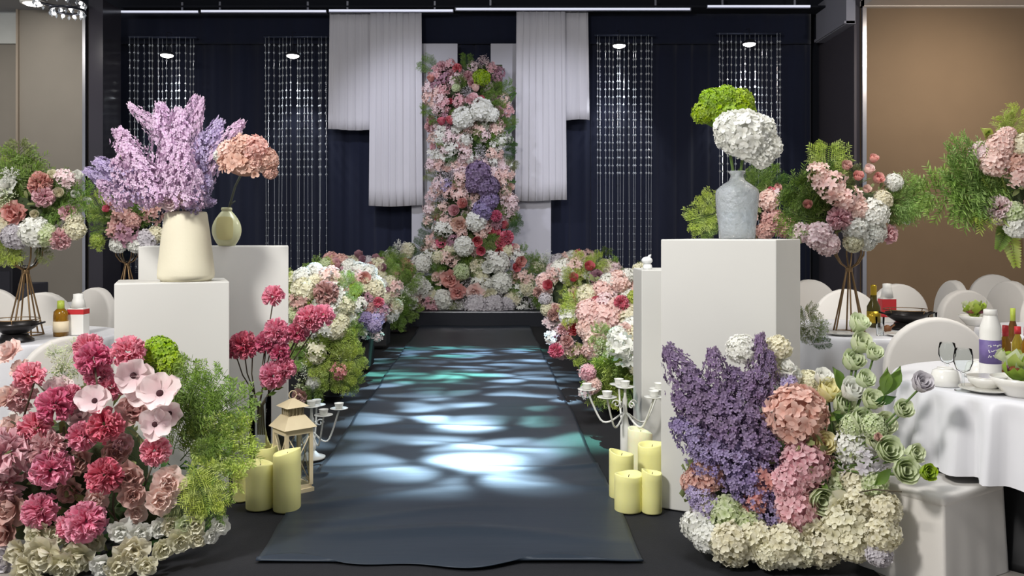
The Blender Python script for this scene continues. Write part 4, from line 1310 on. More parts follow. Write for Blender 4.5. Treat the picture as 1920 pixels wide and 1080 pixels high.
row('flower stand nearest on the left of the aisle, dusty pompom and fern skirt', 7.2, [(545, 525), (600, 512), (640, 530), (655, 590), (640, 620), (545, 640)], [(548, 610), (645, 600), (655, 650), (662, 712), (600, 735), (556, 742)], 19, 55, 15, ROWPAL_L, 11,
    [('pom', 'dusty', 612, 550, 23, -.26), ('hydfine', 'white', 568, 520, 20, -.1), ('hyd', 'cream', 570, 545, 24, -.2), ('hyd', 'white', 590, 508, 16, 0), ('cluster', 'dusty', 563, 565, 20, -.22), ('hydfine', 'greenwhite', 553, 590, 18, -.2), ('peony', 'dusty', 562, 742, 17, -.28), ('cluster', 'salmon', 636, 696, 15, -.3), ('breath', 'white', 576, 690, 18, -.2), ('hydfine', 'white', 588, 720, 15, -.2), ('breath', 'yellowgreen', 585, 565, 17, -.2)], 1)
row('second flower stand on the left of the aisle, with purple blooms', 8.7, [(590, 505), (612, 486), (650, 490), (690, 505), (715, 560), (712, 610), (690, 628), (650, 620)], None, 16, 60, 14, ROWPAL_L, 12,
    [('hydfine', 'greenwhite', 612, 494, 13, -.1), ('rose', 'pink', 630, 495, 11, -.12), ('hydfine', 'white', 652, 520, 18, -.2), ('rose', 'salmon', 683, 522, 13, -.2), ('hyd', 'violet', 686, 598, 14, -.25), ('hyd', 'lavender', 702, 610, 14, -.25), ('cluster', 'lavender', 708, 595, 14, -.22), ('pom', 'deeppink', 710, 567, 10, -.25), ('cluster', 'mauve', 715, 580, 14, -.2), ('hydfine', 'lime', 665, 545, 15, -.25), ('bushy', 'yellowgreen', 640, 585, 22, -.25), ('cluster', 'lavender', 654, 590, 10, -.25), ('cluster', 'pale', 708, 630, 11, -.2)], 1)
row('third flower stand on the left of the aisle, with pale mauve buds', 10.4, [(645, 495), (675, 478), (712, 485), (745, 540), (742, 590), (715, 600), (670, 560)], None, 14, 50, 12, ROWPAL_L, 13,
    [('rose', 'mauve', 673, 478, 9, -.1), ('rose', 'mauve', 680, 487, 8, -.15), ('rose', 'mauve', 705, 484, 8, -.1), ('rose', 'mauve', 716, 490, 8, -.12), ('rose', 'mauve', 717, 503, 9, -.2), ('hydfine', 'greywhite', 690, 490, 12, -.1)], 1)
row('farthest flower stand on the left of the aisle, with trailing green fern', 12.1, [(705, 500), (735, 492), (765, 520), (772, 575), (752, 605), (722, 590)], None, 13, 40, 12, [(5, 'bushy', 'fern', 1.4), (4, 'bushy', 'green', 1.4), (1, 'cluster', 'white', 1), (1, 'cluster', 'dusty', 1)], 14, [], 1)

R1 = row('flower stand nearest on the right of the aisle, with lime fern and white lily', 6.7, [(1115, 640), (1200, 610), (1203, 660), (1190, 700), (1130, 700)], [(1110, 690), (1200, 660), (1203, 740), (1160, 750), (1095, 735)], 19, 34, 15, ROWPAL_R, 21,
    [('star', 'white', 1163, 655, 24, -.3), ('star', 'cream', 1185, 672, 20, -.3), ('bushy', 'yellowgreen', 1165, 700, 40, -.3), ('bushy', 'yellowgreen', 1185, 715, 36, -.32), ('cluster', 'pink', 1102, 700, 17, -.2), ('hyd', 'blush', 1108, 722, 15, -.2), ('breath', 'olive', 1130, 670, 24, -.25), ('bushy', 'yellowgreen', 1140, 720, 34, -.3), ('bushy', 'fern', 1120, 680, 26, -.25)], -1)
for (p0, p1, cc, w_) in [((1165, 735), (1150, 665), 'yellowgreen', 1.3), ((1170, 735), (1195, 668), 'yellowgreen', 1.3), ((1160, 735), (1118, 690), 'yellowgreen', 1.2), ((1160, 730), (1130, 672), 'fern', 1.2), ((1175, 735), (1178, 670), 'fern', 1.3), ((1165, 725), (1105, 718), 'yellowgreen', 1.2), ((1175, 725), (1208, 705), 'yellowgreen', 1.2), ((1165, 715), (1140, 752), 'yellowgreen', 1.2), ((1175, 715), (1190, 755), 'fern', 1.2), ((1150, 715), (1112, 745), 'fern', 1.2)]:
    plume(R1, 'bushy', cc, p0, p1, 6.35, 6.25, wide=w_)
for (x, y, q_, cc, t_) in [(1163, 655, 26, 'white', 'star'), (1188, 668, 22, 'white', 'star'), (1112, 722, 16, 'blush', 'hyd'), (1102, 698, 16, 'pink', 'hyd'), (1098, 735, 13, 'pale', 'cluster'), (1130, 655, 22, 'greenwhite', 'breath'), (1195, 690, 16, 'cream', 'hyd')]:
    head(R1, t_, cc, x, y, q_, 6.2, P(1150, 700, 6.8))
row('second flower stand on the right of the aisle, with a large blush mass', 8.0, [(1062, 590), (1090, 560), (1150, 520), (1203, 510), (1203, 650), (1140, 660), (1080, 665), (1050, 655)], None, 18, 70, 15, ROWPAL_R, 22,
    [('hyd', 'blush', 1105, 585, 26, -.25), ('hyd', 'blush', 1135, 600, 30, -.3), ('hyd', 'blush', 1105, 615, 24, -.28), ('hyd', 'blush', 1160, 580, 24, -.28), ('hyd', 'cream', 1180, 600, 30, -.3), ('hyd', 'cream', 1190, 625, 24, -.3), ('pom', 'rose', 1165, 568, 14, -.35), ('rose', 'rose', 1155, 612, 11, -.35), ('pom', 'salmon', 1194, 638, 15, -.35), ('pom', 'deeppink', 1042, 657, 14, -.3), ('peony', 'dusty', 1063, 640, 14, -.28), ('star', 'white', 1034, 632, 12, -.3), ('hyd', 'blush', 1160, 528, 22, -.1), ('hyd', 'blush', 1130, 545, 20, -.15), ('hydfine', 'yellowgreen', 1192, 560, 18, -.2), ('hyd', 'white', 1178, 516, 14, -.1), ('hyd', 'white', 1200, 590, 20, -.3), ('rose', 'mauve', 1045, 635, 8, -.28)], -1)
row('third flower stand on the right of the aisle, with red roses over lime fern', 9.8, [(1015, 530), (1045, 500), (1090, 490), (1150, 500), (1150, 560), (1080, 600), (1045, 620), (1020, 590)], None, 15, 60, 13, ROWPAL_R, 23,
    [('rose', 'rose', 1105, 500, 11, -.2), ('rose', 'rose', 1075, 521, 10, -.25), ('rose', 'rose', 1028, 535, 11, -.25), ('rose', 'rose', 1085, 556, 12, -.3), ('pom', 'mauve', 1118, 518, 13, -.2), ('bushy', 'yellowgreen', 1055, 545, 26, -.3), ('bushy', 'yellowgreen', 1060, 565, 22, -.3), ('pom', 'dusty', 1040, 590, 13, -.28), ('pom', 'mauve', 1075, 592, 13, -.3), ('hydfine', 'greywhite', 1022, 560, 13, -.2), ('hydfine', 'cream', 1025, 580, 13, -.2), ('bushy', 'green', 1100, 545, 24, -.25), ('pom', 'dusty', 1010, 548, 11, -.15)], -1)
row('farthest flower stand on the right of the aisle, with lavender blooms on top', 11.7, [(1030, 505), (1050, 485), (1085, 478), (1145, 485), (1140, 520), (1090, 545), (1035, 545)], None, 13, 40, 12, ROWPAL_R, 24,
    [('hyd', 'greywhite', 1045, 488, 13, -.1), ('hyd', 'pale', 1035, 505, 12, -.15), ('hyd', 'lavender', 1055, 512, 13, -.2), ('pom', 'rose', 1085, 475, 8, -.1), ('bushy', 'green', 1130, 480, 26, -.1), ('bushy', 'green', 1145, 500, 22, -.1), ('bushy', 'fern', 1192, 500, 18, 0), ('bushy', 'fern', 1125, 500, 20, -.1)], -1)


# ================================================================== CANDLES, LANTERN, CANDELABRA
M_wax = mat('pale_yellow_wax', (240, 236, 158), 0.5, c2=(244, 240, 170), nscale=5)
M_wax.node_tree.nodes['Principled BSDF'].inputs['Subsurface Weight'].default_value = 0.35
M_wax.node_tree.nodes['Principled BSDF'].inputs['Subsurface Radius'].default_value = (0.05, 0.045, 0.02)
M_wax2 = mat('ivory_wax', (244, 242, 206), 0.5, nscale=5)
M_wax2.node_tree.nodes['Principled BSDF'].inputs['Subsurface Weight'].default_value = 0.3


def candle(cx, w, ytop, d, label, slant=0.0, m=None, wave=0.0, seed=0):
    k = d / F
    r = w / 2 * k
    z0 = 0.0125
    h = px_z(ytop, d) - z0
    root = empty('pillar_candle', (px_x(cx, d), d, z0), label, 'candle', 'pillar candles')
    mb = MB()
    mb.lathe([(0.0001, 0), (r * .96, 0), (r, .006), (r, h * .4), (r, h * .8), (r, h - .004), (r * .97, h), (r * .86, h), (r * .8, h - .012), (r * .4, h - .03), (0.0001, h - .034)], 32)
    v = mb.v[-1]
    top = v[:, 2] > h * .6
    ang = np.arctan2(v[:, 1], v[:, 0])
    v[top, 2] += (slant * v[top, 0] / r + wave * np.cos(2 * ang[top] + seed)) * .5 * (v[top, 2] - h * .6) / (h * .4)
    wb = part('wax_body', mb, m or M_wax, root)
    mb = MB(); mb.tube([(0, 0, h - .035), (0.002, 0, h - .012), (0.005, 0, h - .004)], 0.002, 5); part('wick', mb, M_seed, root)
    return root


candle(538, 51, 846, 4.31, 'tall yellow pillar candle in front of the lantern', .035, None, .008, 1)
candle(487, 51, 868, 4.34, 'yellow pillar candle left of the tallest one by the lantern', -.01, None, .010, 2)
candle(452, 30, 872, 4.46, 'yellow candle half hidden by the shorter left plinth', 0.0, None, .006, 3)
candle(499, 40, 838, 4.62, 'yellow candle at the back of the left candle group', 0.02, None, .006, 4)
candle(1178, 52, 888, 4.30, 'short yellow pillar candle front left of the right group', 0, None, .010, 5)
candle(1222, 38, 884, 4.27, 'short yellow candle against the large right plinth', -.02, None, .008, 6)
candle(1165, 46, 848, 4.52, 'yellow candle at the aisle edge of the right group', -.025, None, .008, 7)
candle(1222, 52, 832, 4.66, 'bright yellow tall candle behind the right candle group', 0.01, None, .006, 8)
candle(1200, 46, 806, 4.84, 'tallest ivory topped candle of the right group', -.03, M_wax2, .010, 9)

# lantern
M_lan = mat('cream_painted_metal', (216, 202, 168), .55, c2=(200, 184, 150), nscale=14)
ld = 4.62; k = ld / F
lan = empty('garden_lantern', (px_x(549, ld), ld, 0.0125), 'cream metal lantern with glass panes behind the left candles', 'lantern', None, math.radians(41))
w = 27 * k
zb = 0.0
H = px_z(799, ld) - .0125
mb = MB(); mb.box((0, 0, .012), (w * 2.15, w * 2.15, .024)); mb.box((0, 0, .034), (w * 1.9, w * 1.9, .02)); part('base', mb, M_lan, lan, False)
for sx in (-1, 1):
    for sy in (-1, 1):
        mb = MB(); mb.box((sx * w * .9, sy * w * .9, .04 + (H - .04) / 2), (.018, .018, H - .04)); part('post', mb, M_lan, lan, False)
mb = MB()
for s in (-1, 1):
    mb.box((0, s * w * .9, H - .016), (w * 1.8, .02, .032)); mb.box((s * w * .9, 0, H - .016), (.02, w * 1.8, .032))
part('top_rail', mb, M_lan, lan, False)
for i in range(4):
    a = i * math.pi / 2
    mb = MB(); mb.box((w * .9 * math.cos(a), w * .9 * math.sin(a), .05 + (H - .09) / 2), (w * 1.6 if i % 2 else .003, .003 if i % 2 else w * 1.6, H - .09)); pane = part('glass_pane', mb, M_glass, lan, False)
    mb = MB()
    dx, dy = math.cos(a) * w * .93, math.sin(a) * w * .93
    tx, ty = -math.sin(a) * w * .75, math.cos(a) * w * .75
    mb.tube([(dx + tx, dy + ty, .06), (dx - tx * .2, dy - ty * .2, H * .62), (dx - tx, dy - ty, H - .05)], .003, 5)
    mb.tube([(dx - tx, dy - ty, .06), (dx + tx * .2, dy + ty * .2, H * .62), (dx + tx, dy + ty, H - .05)], .003, 5)
    under(part('pane_bracing', mb, M_lan, lan), pane)


def pyramid(w0, w1, z0, z1):
    mb = MB()
    vs = [(-w0, -w0, z0), (w0, -w0, z0), (w0, w0, z0), (-w0, w0, z0), (-w1, -w1, z1), (w1, -w1, z1), (w1, w1, z1), (-w1, w1, z1)]
    mb.add(vs, [(3, 2, 1, 0), (4, 5, 6, 7), (0, 1, 5, 4), (1, 2, 6, 5), (2, 3, 7, 6), (3, 0, 4, 7)])
    return mb


part('roof', pyramid(w * 1.22, w * .62, H, H + 22 * k), M_lan, lan, False)
mb = MB()
for sx in (-1, 1):
    for i in range(5):
        t = -1 + 2 * i / 4
        mb.box((sx * w * .52, t * w * .52, H + 30 * k), (.006, .006, 17 * k)); mb.box((t * w * .52, sx * w * .52, H + 30 * k), (.006, .006, 17 * k))
mb.box((0, 0, H + 30 * k), (w * .8, w * .8, 15 * k))
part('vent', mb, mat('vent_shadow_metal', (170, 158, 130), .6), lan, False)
part('cap', pyramid(w * .85, w * .12, H + 38 * k, H + 52 * k), M_lan, lan, False)
mb = MB(); mb.tube([(.022 * math.cos(t), 0, H + 52 * k + .02 + .022 * math.sin(t)) for t in np.linspace(0, 2 * math.pi, 17)], .003, 5); part('carry_ring', mb, M_lan, lan)

# candelabra
M_wiron = mat('white_painted_iron', (222, 222, 216), .45)


def candelabrum(px, d, ytop, label, arms, spread):
    k = d / F
    top = px_z(ytop, d) - .0125
    r = empty('candelabrum', (px_x(px, d), d, .0125), label, 'candelabrum')
    mb = MB(); mb.lathe([(0.0001, 0), (.085, 0), (.085, .01), (.05, .02), (.02, .05)], 24); part('base', mb, M_wiron, r)
    zn = top - 26 * k
    mb = MB(); mb.lathe([(.019, .04), (.028, .06), (.028, zn - 55 * k), (.022, zn - 53 * k), (.016, zn - 40 * k), (.011, zn - 20 * k), (.014, zn - 8 * k), (.008, zn), (.007, top - 8 * k)], 16); part('pole', mb, M_wiron, r)

    def cup(x, y, z):
        mb = MB(); mb.lathe([(0.0001, 0), (.036, .002), (.055, .008), (.056, .011), (.03, .008), (0.0001, .007)], 24, (x, y, z)); dp = part('drip_plate', mb, M_wiron, r)
        mb = MB(); mb.lathe([(.018, .008), (.022, .012), (.028, .04), (.03, .043), (.026, .042), (.02, .014), (0.0001, .014)], 20, (x, y, z)); under(part('candle_cup', mb, M_wiron, r), dp)
    cup(0, 0, top - 12 * k)
    for i in range(arms):
        a = 2 * math.pi * i / arms + .35
        L_ = spread
        pts = []
        for t in np.linspace(0, 1, 13):
            rr = L_ * (t ** .8)
            zz = zn - 30 * k - 22 * k * math.sin(t * math.pi * 1.15) + (26 * k) * max(0, t - .55) / .45
            pts.append((rr * math.cos(a), rr * math.sin(a), zz))
        mb = MB(); mb.tube(pts, .006, 6)
        # scroll near the pole
        sc = [(.05 * math.cos(a) + (.026 - .0016 * q) * math.cos(q * .55) * math.cos(a), .05 * math.sin(a) + (.026 - .0016 * q) * math.cos(q * .55) * math.sin(a), zn - 16 * k + (.026 - .0016 * q) * math.sin(q * .55)) for q in range(14)]
        mb.tube(sc, .004, 5)
        part('arm', mb, M_wiron, r)
        cup(pts[-1][0], pts[-1][1], pts[-1][2])
    return r


candelabrum(1172, 4.98, 716, 'white scrolled candelabrum with empty cups behind the right candles', 5, .225)
candelabrum(584, 5.3, 752, 'white candelabrum partly hidden behind the cream lantern', 5, .17)

# carnations in a clear cylinder vase behind the left candles
cvd = 4.66; k = cvd / F
cv = empty('cylinder_vase', (px_x(488, cvd), cvd, .0125), 'clear glass cylinder vase of pink carnations behind the left candles', 'vase')
hz = px_z(742, cvd) - .0125
mb = MB(); mb.lathe([(0.0001, 0), (20 * k, 0), (20 * k, hz), (18.6 * k, hz), (18.6 * k, .014), (0.0001, .012)], 32); part('body', mb, M_glass, cv)
for (label, foot, knee, heads) in [
    ('pink carnation branch leaning left in the clear cylinder vase', (484, 815), (478, 740), [(457, 648, 26, 'deeppink'), (440, 655, 18, 'deeppink'), (474, 650, 17, 'deeppink')]),
    ('tall pink carnation branch with one raised bloom in the cylinder vase', (488, 815), (492, 730), [(513, 555, 20, 'hot'), (518, 620, 23, 'hot'), (498, 642, 20, 'deeppink'), (530, 628, 18, 'hot')]),
    ('pink carnation branch hanging low in the clear cylinder vase', (492, 815), (503, 740), [(512, 704, 25, 'hot'), (533, 692, 21, 'hot'), (525, 660, 19, 'deeppink')]),
    ('pink carnation branch reaching right towards the aisle flowers', (496, 815), (515, 730), [(580, 598, 25, 'hot'), (605, 592, 22, 'hot'), (560, 622, 20, 'deeppink'), (567, 605, 16, 'hot')])]:
    b = P(foot[0], foot[1], cvd)
    r = empty('carnation_branch', b, label, 'carnation', 'carnation branches in the cylinder vase')
    stem(r, [b, P(488 + (foot[0] - 490) * .8, 760, cvd), P(knee[0], knee[1], cvd)], .005, M_stem)
    for (x, y, q, c) in heads:
        h = head(r, 'pom', c, x, y, q, 4.6, P(knee[0], knee[1], 4.75))
        under(stem(r, [P(knee[0], knee[1], cvd), P((knee[0] + x) / 2 - 4, (knee[1] + y) / 2 + 6, cvd - .02), P(x, y + 4, 4.62)], .0035, M_stem, 'side_stem'), h)
    plume(r, 'leaf', 'green', knee, (knee[0] + 18, knee[1] - 5), cvd - .03, wide=.9)

# ================================================================== TABLES, CHAIRS AND TABLEWARE
M_cloth = mat('white_satin_cloth', (218, 218, 222), .42, nscale=2, sheen=.3, spec=.5)
M_cover = mat('white_chair_cover', (214, 210, 204), .8, nscale=3, sheen=.2)
M_legb = mat('black_table_leg', (22, 22, 24), .5)
TZ = 0.75


def table(px, d, R, label, clabel, hem=.4, folds=17, seed=0):
    c = Vector((px_x(px, d), d, 0))
    t = empty('banquet_table', c, label, 'table', 'round banquet tables')
    mb = MB(); mb.lathe([(0.0001, TZ - .03), (R - .006, TZ - .03), (R - .004, TZ - .012), (R - .006, TZ - .006), (0.0001, TZ - .006)], 48); part('tabletop', mb, M_legb, t)
    mb = MB(); mb.lathe([(0.0001, 0), (R * .62, 0), (R * .6, .03), (R * .5, .3), (R * .45, TZ - .03)], 32); part('pedestal', mb, M_legb, t)
    rng = np.random.RandomState(seed)
    ph = rng.rand(5) * 6.28
    n = 220
    prof = [(0.0001, 0)] + [(R * q, 0) for q in (.3, .6, .85, .96)] + [(R * .995, -.001), (R * 1.005, -.008)]
    zs = np.linspace(-.03, hem - TZ, 12)
    mb = MB(); vs = []; fs = []
    rows = prof + [(None, z) for z in zs]
    for (r, z) in rows:
        s = 0 if r is not None else (z / (hem - TZ))
        for q in range(n):
            th = 2 * math.pi * q / n
            f = math.sin(folds * th + ph[0] + 1.2 * math.sin(2 * th + ph[1]))
            f2 = math.sin(folds * 1.7 * th + ph[2])
            rr = r if r is not None else R * (1.012 + .05 * s + (.012 + .05 * s) * min(1, s * 6) * (f + .4 * f2))
            zz = z + (0 if r is not None else .02 * s * math.sin(3 * th + ph[3]) * s)
            vs.append((rr * math.cos(th), rr * math.sin(th), zz))
    for i in range(len(rows) - 1):
        for q in range(n):
            q2 = (q + 1) % n
            fs.append((i * n + q, i * n + q2, (i + 1) * n + q2, (i + 1) * n + q))
    mb.add(vs, fs)
    o = link('tablecloth', mb.mesh('tablecloth'), M_cloth, None, (c.x, c.y, TZ + .0015))
    tag(o, clabel, 'tablecloth', 'white tablecloths')
    return c


T1 = table(1960, 3.8, .62, 'round table at the right edge nearest the camera', 'white satin cloth falling in folds at the right edge', .40, 24, 3)
T2 = table(1606, 5.92, .62, 'round table behind the greenish roses, right of the large plinth', 'white cloth on the table with the gold flower stand', .3, 16, 4)
T3 = table(2004, 5.78, .56, 'round table beyond the near right table', 'white cloth on the table holding the far lettuce bowl', .3, 16, 5)
T4 = table(1385, 7.8, .56, 'round table hidden behind the large right plinth', 'white cloth hidden behind the large right plinth', .3, 16, 6)
T5 = table(34, 5.5, .6, 'round table at the left edge under the tall flower stand', 'white cloth at the left edge under the flower stand', .3, 16, 7)
T6 = table(238, 8.2, .58, 'round table hidden behind the left plinths', 'white cloth hidden behind the left plinths', .3, 16, 8)


def chair_meshes():
    W, H, A = .265, .95, .27
    prof = [(-W * .96, 0.0), (-W, .3), (-W, H - A)]
    for i in range(1, 16):
        a = math.pi - math.pi * i / 16
        prof.append((W * math.cos(a), H - A + A * math.sin(a)))
    prof += [(W, H - A), (W, .3), (W * .96, 0.0)]
    bm = bmesh.new()
    vs = [bm.verts.new((x, -.04, z)) for x, z in prof]
    f = bm.faces.new(vs)
    r = bmesh.ops.extrude_face_region(bm, geom=[f])
    for v in r['geom']:
        if isinstance(v, bmesh.types.BMVert): v.co.y += .085
    bmesh.ops.recalc_face_normals(bm, faces=bm.faces)
    es = [e for e in bm.edges if abs(e.verts[0].co.y - e.verts[1].co.y) < 1e-5]
    bmesh.ops.bevel(bm, geom=es, offset=.022, segments=3, affect='EDGES', profile=.5)
    for v in bm.verts: v.co.y -= .07 * (v.co.z / H) ** 2
    bmesh.ops.triangulate(bm, faces=[f for f in bm.faces if len(f.verts) > 6])
    me = bpy.data.meshes.new('back_cover'); bm.to_mesh(me); bm.free()
    me.polygons.foreach_set('use_smooth', [True] * len(me.polygons))
    me.materials.append(M_cover)
    me2 = bevel_box('seat_cover', (.47, .36, .47), .025, 3)
    me2.polygons.foreach_set('use_smooth', [True] * len(me2.polygons))
    me2.materials.append(M_cover)
    mb = MB()
    mb.tube([(-.269, .003, .44), (-.255, .003, .02)], .008, 6); mb.tube([(.269, .003, .44), (.255, .003, .02)], .008, 6)
    return me, me2


CH = chair_meshes()


def chair(px, ytop, rz, label, d=None):
    d = d or .45 * F / (ytop - HZ)
    r = empty('banquet_chair', (px_x(px, d), d, 0.0), label, 'chair', 'covered banquet chairs', rz)
    link('back_cover', CH[0], None, r, (0, 0, .001), None, None, False)
    link('seat_cover', CH[1], None, r, (0, .225, .001), None, None, False)
    return r


chair(1750, 590, -.18, 'white covered chair with broad round back between the two right tables', 4.7)
chair(1522, 526, math.pi, 'white covered chair just right of the large plinth, against the dark wall', 8.5)
chair(1588, 543, math.pi - .25, 'white covered chair behind the gold flower stand')
chair(1690, 533, math.pi + .1, 'white covered chair behind the red carton')
chair(1818, 550, math.pi + .2, 'white covered chair behind the far lettuce bowl', 6.9)
chair(1776, 527, math.pi / 2, 'white covered chair seen edge on before the brown wall', 8.4)
chair(1866, 515, math.pi - .2, 'farthest white covered chair by the brown wall at right')
chair(1884, 524, math.pi / 2 + .2, 'white covered chair turned sideways at the right edge', 8.3)
chair(1965, 552, math.pi + .5, 'white covered chair cut by the right edge of the view', 6.75)
chair(72, 573, math.pi - .1, 'white covered chair behind the left flower stand legs', 6.6)
chair(168, 552, math.pi - .5, 'white covered chair behind the red banded carton', 7.2)
chair(126, 615, .7, 'white covered chair with its back just behind the pink carnations', 4.55).scale = (.92, .92, .91)
chair(-24, 583, math.pi + .2, 'white covered chair cut by the left edge', 7.1)

# stool beside the near table
_t = math.radians(33)
_ex, _ey = Vector((math.cos(_t), math.sin(_t), 0)), Vector((-math.sin(_t), math.cos(_t), 0))
SW, SD, SH = .45, .36, .385
so = empty('covered_stool', P(1770, 934, 3.3) * 1.0 + _ex * SW / 2 + _ey * SD / 2, 'white cloth covered stool in front of the near right table', 'stool', None, _t)
so.location.z = 0
me = bevel_box('seat_pad', (SW, SD, .045), .018, 3); me.polygons.foreach_set('use_smooth', [True] * len(me.polygons))
link('seat_pad', me, M_cover, so, (0, 0, SH - .045), None, None, False)
mb = MB(); vs = []; fs = []
n = 120; zt_ = SH - .04
for j, z in enumerate((zt_ + .005, zt_, .25, .12, .002)):
    for q in range(n):
        t = q / n * 4; s = int(t); u = t - s
        hx, hy = SW / 2 - .004 + .012 * (1 - z / zt_), SD / 2 - .004 + .012 * (1 - z / zt_)
        cs = [(-hx, -hy), (hx, -hy), (hx, hy), (-hx, hy)]
        a, b = cs[s], cs[(s + 1) % 4]
        wv = 1 + .010 * math.sin(q * .7) * (1 - z / zt_)
        vs.append(((a[0] + (b[0] - a[0]) * u) * wv, (a[1] + (b[1] - a[1]) * u) * wv, z))
for j in range(4):
    for q in range(n): fs.append((j * n + q, j * n + (q + 1) % n, (j + 1) * n + (q + 1) % n, (j + 1) * n + q))
mb.add(vs, fs); part('skirt', mb, M_cover, so)

TT = TZ + .0035
M_china = mat('white_china', (230, 228, 222), .2, nscale=3, coat=.3)
M_amber = mat('amber_glass', (150, 104, 30), .1, trans=.5, ior=1.4, c2=(176, 128, 30))
M_gold = mat('gold_foil', (206, 174, 56), .3, .6)
M_goldw = mat('bronze_wire', (142, 116, 84), .35, .8)
M_steel = mat('dark_pan_steel', (48, 46, 46), .3, .6)
M_red = mat('red_packaging', (196, 52, 56), .45)
M_greencap = mat('green_cap', (166, 180, 70), .4)
M_whitepl = mat('white_plastic', (232, 230, 224), .4)
M_purple = mat('purple_label', (84, 68, 124), .5, c2=(126, 110, 160), nscale=22)
M_let = PM['yellowgreen']


def at(px, py):
    d = (EYE - TT) * F / (py - HZ)
    return Vector((px_x(px, d), d, TT))


def goblet(px, py, h, rb, label):
    p = at(px, py)
    o = empty('wine_goblet', p, label, 'glass', 'glasses on the tables')
    mb = MB(); mb.lathe([(0.0001, 0), (rb * .9, .001), (rb * .88, .004), (.006, .008), (.0045, h * .25), (.005, h * .4), (.012, h * .43)], 24); part('foot_and_stem', mb, M_glass, o)
    mb = MB(); mb.lathe([(.003, h * .43), (rb * .7, h * .5), (rb, h * .68), (rb * .98, h * .85), (rb * .86, h), (rb * .83, h), (rb * .94, h * .84), (rb * .95, h * .68), (rb * .64, h * .52), (0.0001, h * .46)], 28); part('bowl', mb, M_glass, o)
    return o


goblet(1776, 712, .165, .036, 'stemmed water glass behind the other near the white chair back')
goblet(1806, 733, .175, .037, 'stemmed water glass in front, beside the plate and bowl')


def tumbler(px, py, h, r, label, m=None):
    p = at(px, py)
    o = empty('tumbler', p, label, 'glass', 'glasses on the tables')
    mb = MB(); mb.lathe([(0.0001, 0), (r * .8, 0), (r, h), (r * .93, h), (r * .72, .01), (0.0001, .01)], 24); part('body', mb, m or M_glass, o)
    return o


tumbler(1650, 629, .12, .028, 'tall clear glass of water left of the dark pan')
tumbler(1748, 612, .10, .032, 'empty clear tumbler above the round chair back')


def bowl(px, py, r, h, label, name='china_bowl', flip=False, rim=True):
    p = at(px, py)
    pr = [(0.0001, 0), (r * .5, 0), (r * .52, h * .1), (r * .85, h * .5), (r, h), (r * .96, h), (r * .8, h * .5), (r * .46, h * .16), (0.0001, h * .14)]
    if flip: pr = [(0.0001, h), (r * .55, h), (r * .8, h * .9), (r * .95, h * .4), (r, 0), (r * .97, 0), (r * .9, h * .4), (r * .74, h * .84), (0.0001, h * .93)][::-1]
    o = empty(name, p, label, 'bowl', 'white bowls on the tables')
    mb = MB(); mb.lathe(pr, 36); part('bowl', mb, M_china, o)
    mb = MB(); mb.lathe([(r * .5, -.001), (r * .53, -.001), (r * .53, .004), (r * .5, .004)] if not flip else [(r * .5, h - .001), (r * .53, h - .001), (r * .5, h + .006), (r * .47, h + .004)], 36); part('foot_ring', mb, M_china, o)
    return o


bowl(1772, 722, .062, .07, 'upturned white bowl at the left side of the near table', flip=True)
bowl(1836, 706, .062, .07, 'upturned white bowl behind the goblets on the near table', flip=True)


def plate(px, py, r, label):
    p = at(px, py)
    o = empty('dinner_plate', p, label, 'plate', 'plates on the tables')
    mb = MB(); mb.lathe([(0.0001, 0), (r * .6, 0), (r * .68, .005), (r, .014), (r * .99, .017), (r * .66, .009), (0.0001, .006)], 40); part('plate', mb, M_china, o)
    mb = MB(); mb.lathe([(r * .975, .0165), (r, .0165), (r * .995, .0185), (r * .975, .018)], 40); part('rim', mb, mat('plate_rim', (206, 204, 196), .2), o)
    return p


pp = plate(1850, 734, .105, 'white dinner plate at the front of the near right table')
o = empty('soup_bowl', pp + Vector((0, 0, .0075)), 'white soup bowl set on the dinner plate', 'bowl', 'white bowls on the tables')
mb = MB(); mb.lathe([(0.0001, 0), (.035, 0), (.038, .008), (.066, .03), (.075, .055), (.072, .055), (.06, .03), (.03, .012), (0.0001, .01)], 36); part('bowl', mb, M_china, o)
mb = MB(); mb.lathe([(.072, .0545), (.0755, .0545), (.0755, .057), (.072, .057)], 36); part('rim', mb, M_china, o)
plate(1690, 630, .10, 'white plate beside the dark pan on the second table')
plate(1578, 628, .10, 'white plate left of the gold stand foot')


def bottle(px, py, prof, m, label, bands, cat='bottle', n=24):
    p = at(px, py)
    o = empty('bottle', p, label, cat, 'bottles and cartons on the tables')
    mb = MB(); mb.lathe([(0.0001, 0)] + prof, n); part('body', mb, m, o)
    for (nm, pr, mm) in bands:
        mb = MB(); mb.lathe(pr, n); part(nm, mb, mm, o)
    return o


k = 3.72 / F
bottle(1857, 716, [(18 * k, 0), (18.5 * k, 3 * k), (18.5 * k, 98 * k), (18 * k, 104 * k), (12 * k, 124 * k), (11 * k, 128 * k), (11 * k, 134 * k), (0.0001, 134 * k)], M_whitepl, 'white milk bottle with purple label on the near table',
       [('label_sleeve', [(18.6 * k, 36 * k), (18.9 * k, 36 * k), (18.9 * k, 80 * k), (18.6 * k, 80 * k)], M_purple), ('cap', [(11.6 * k, 126 * k), (12 * k, 126 * k), (12 * k, 136 * k), (11 * k, 137 * k), (0.0001, 137 * k)], M_whitepl)])
mk = MB()
_r = random.Random(3)
for line in range(3):
    for q in range(7):
        a0 = -2.25 + .2 * q + _r.uniform(-.03, .03); z0 = (70 - 10 * line) * k
        pts = [(19.0 * k * math.cos(a0 + .07 * s), 19.0 * k * math.sin(a0 + .07 * s), z0 + _r.uniform(-3, 3) * k) for s in (0, .6, 1.2, 1.8)]
        mk.tube(pts, .5 * k + .0006, 4)
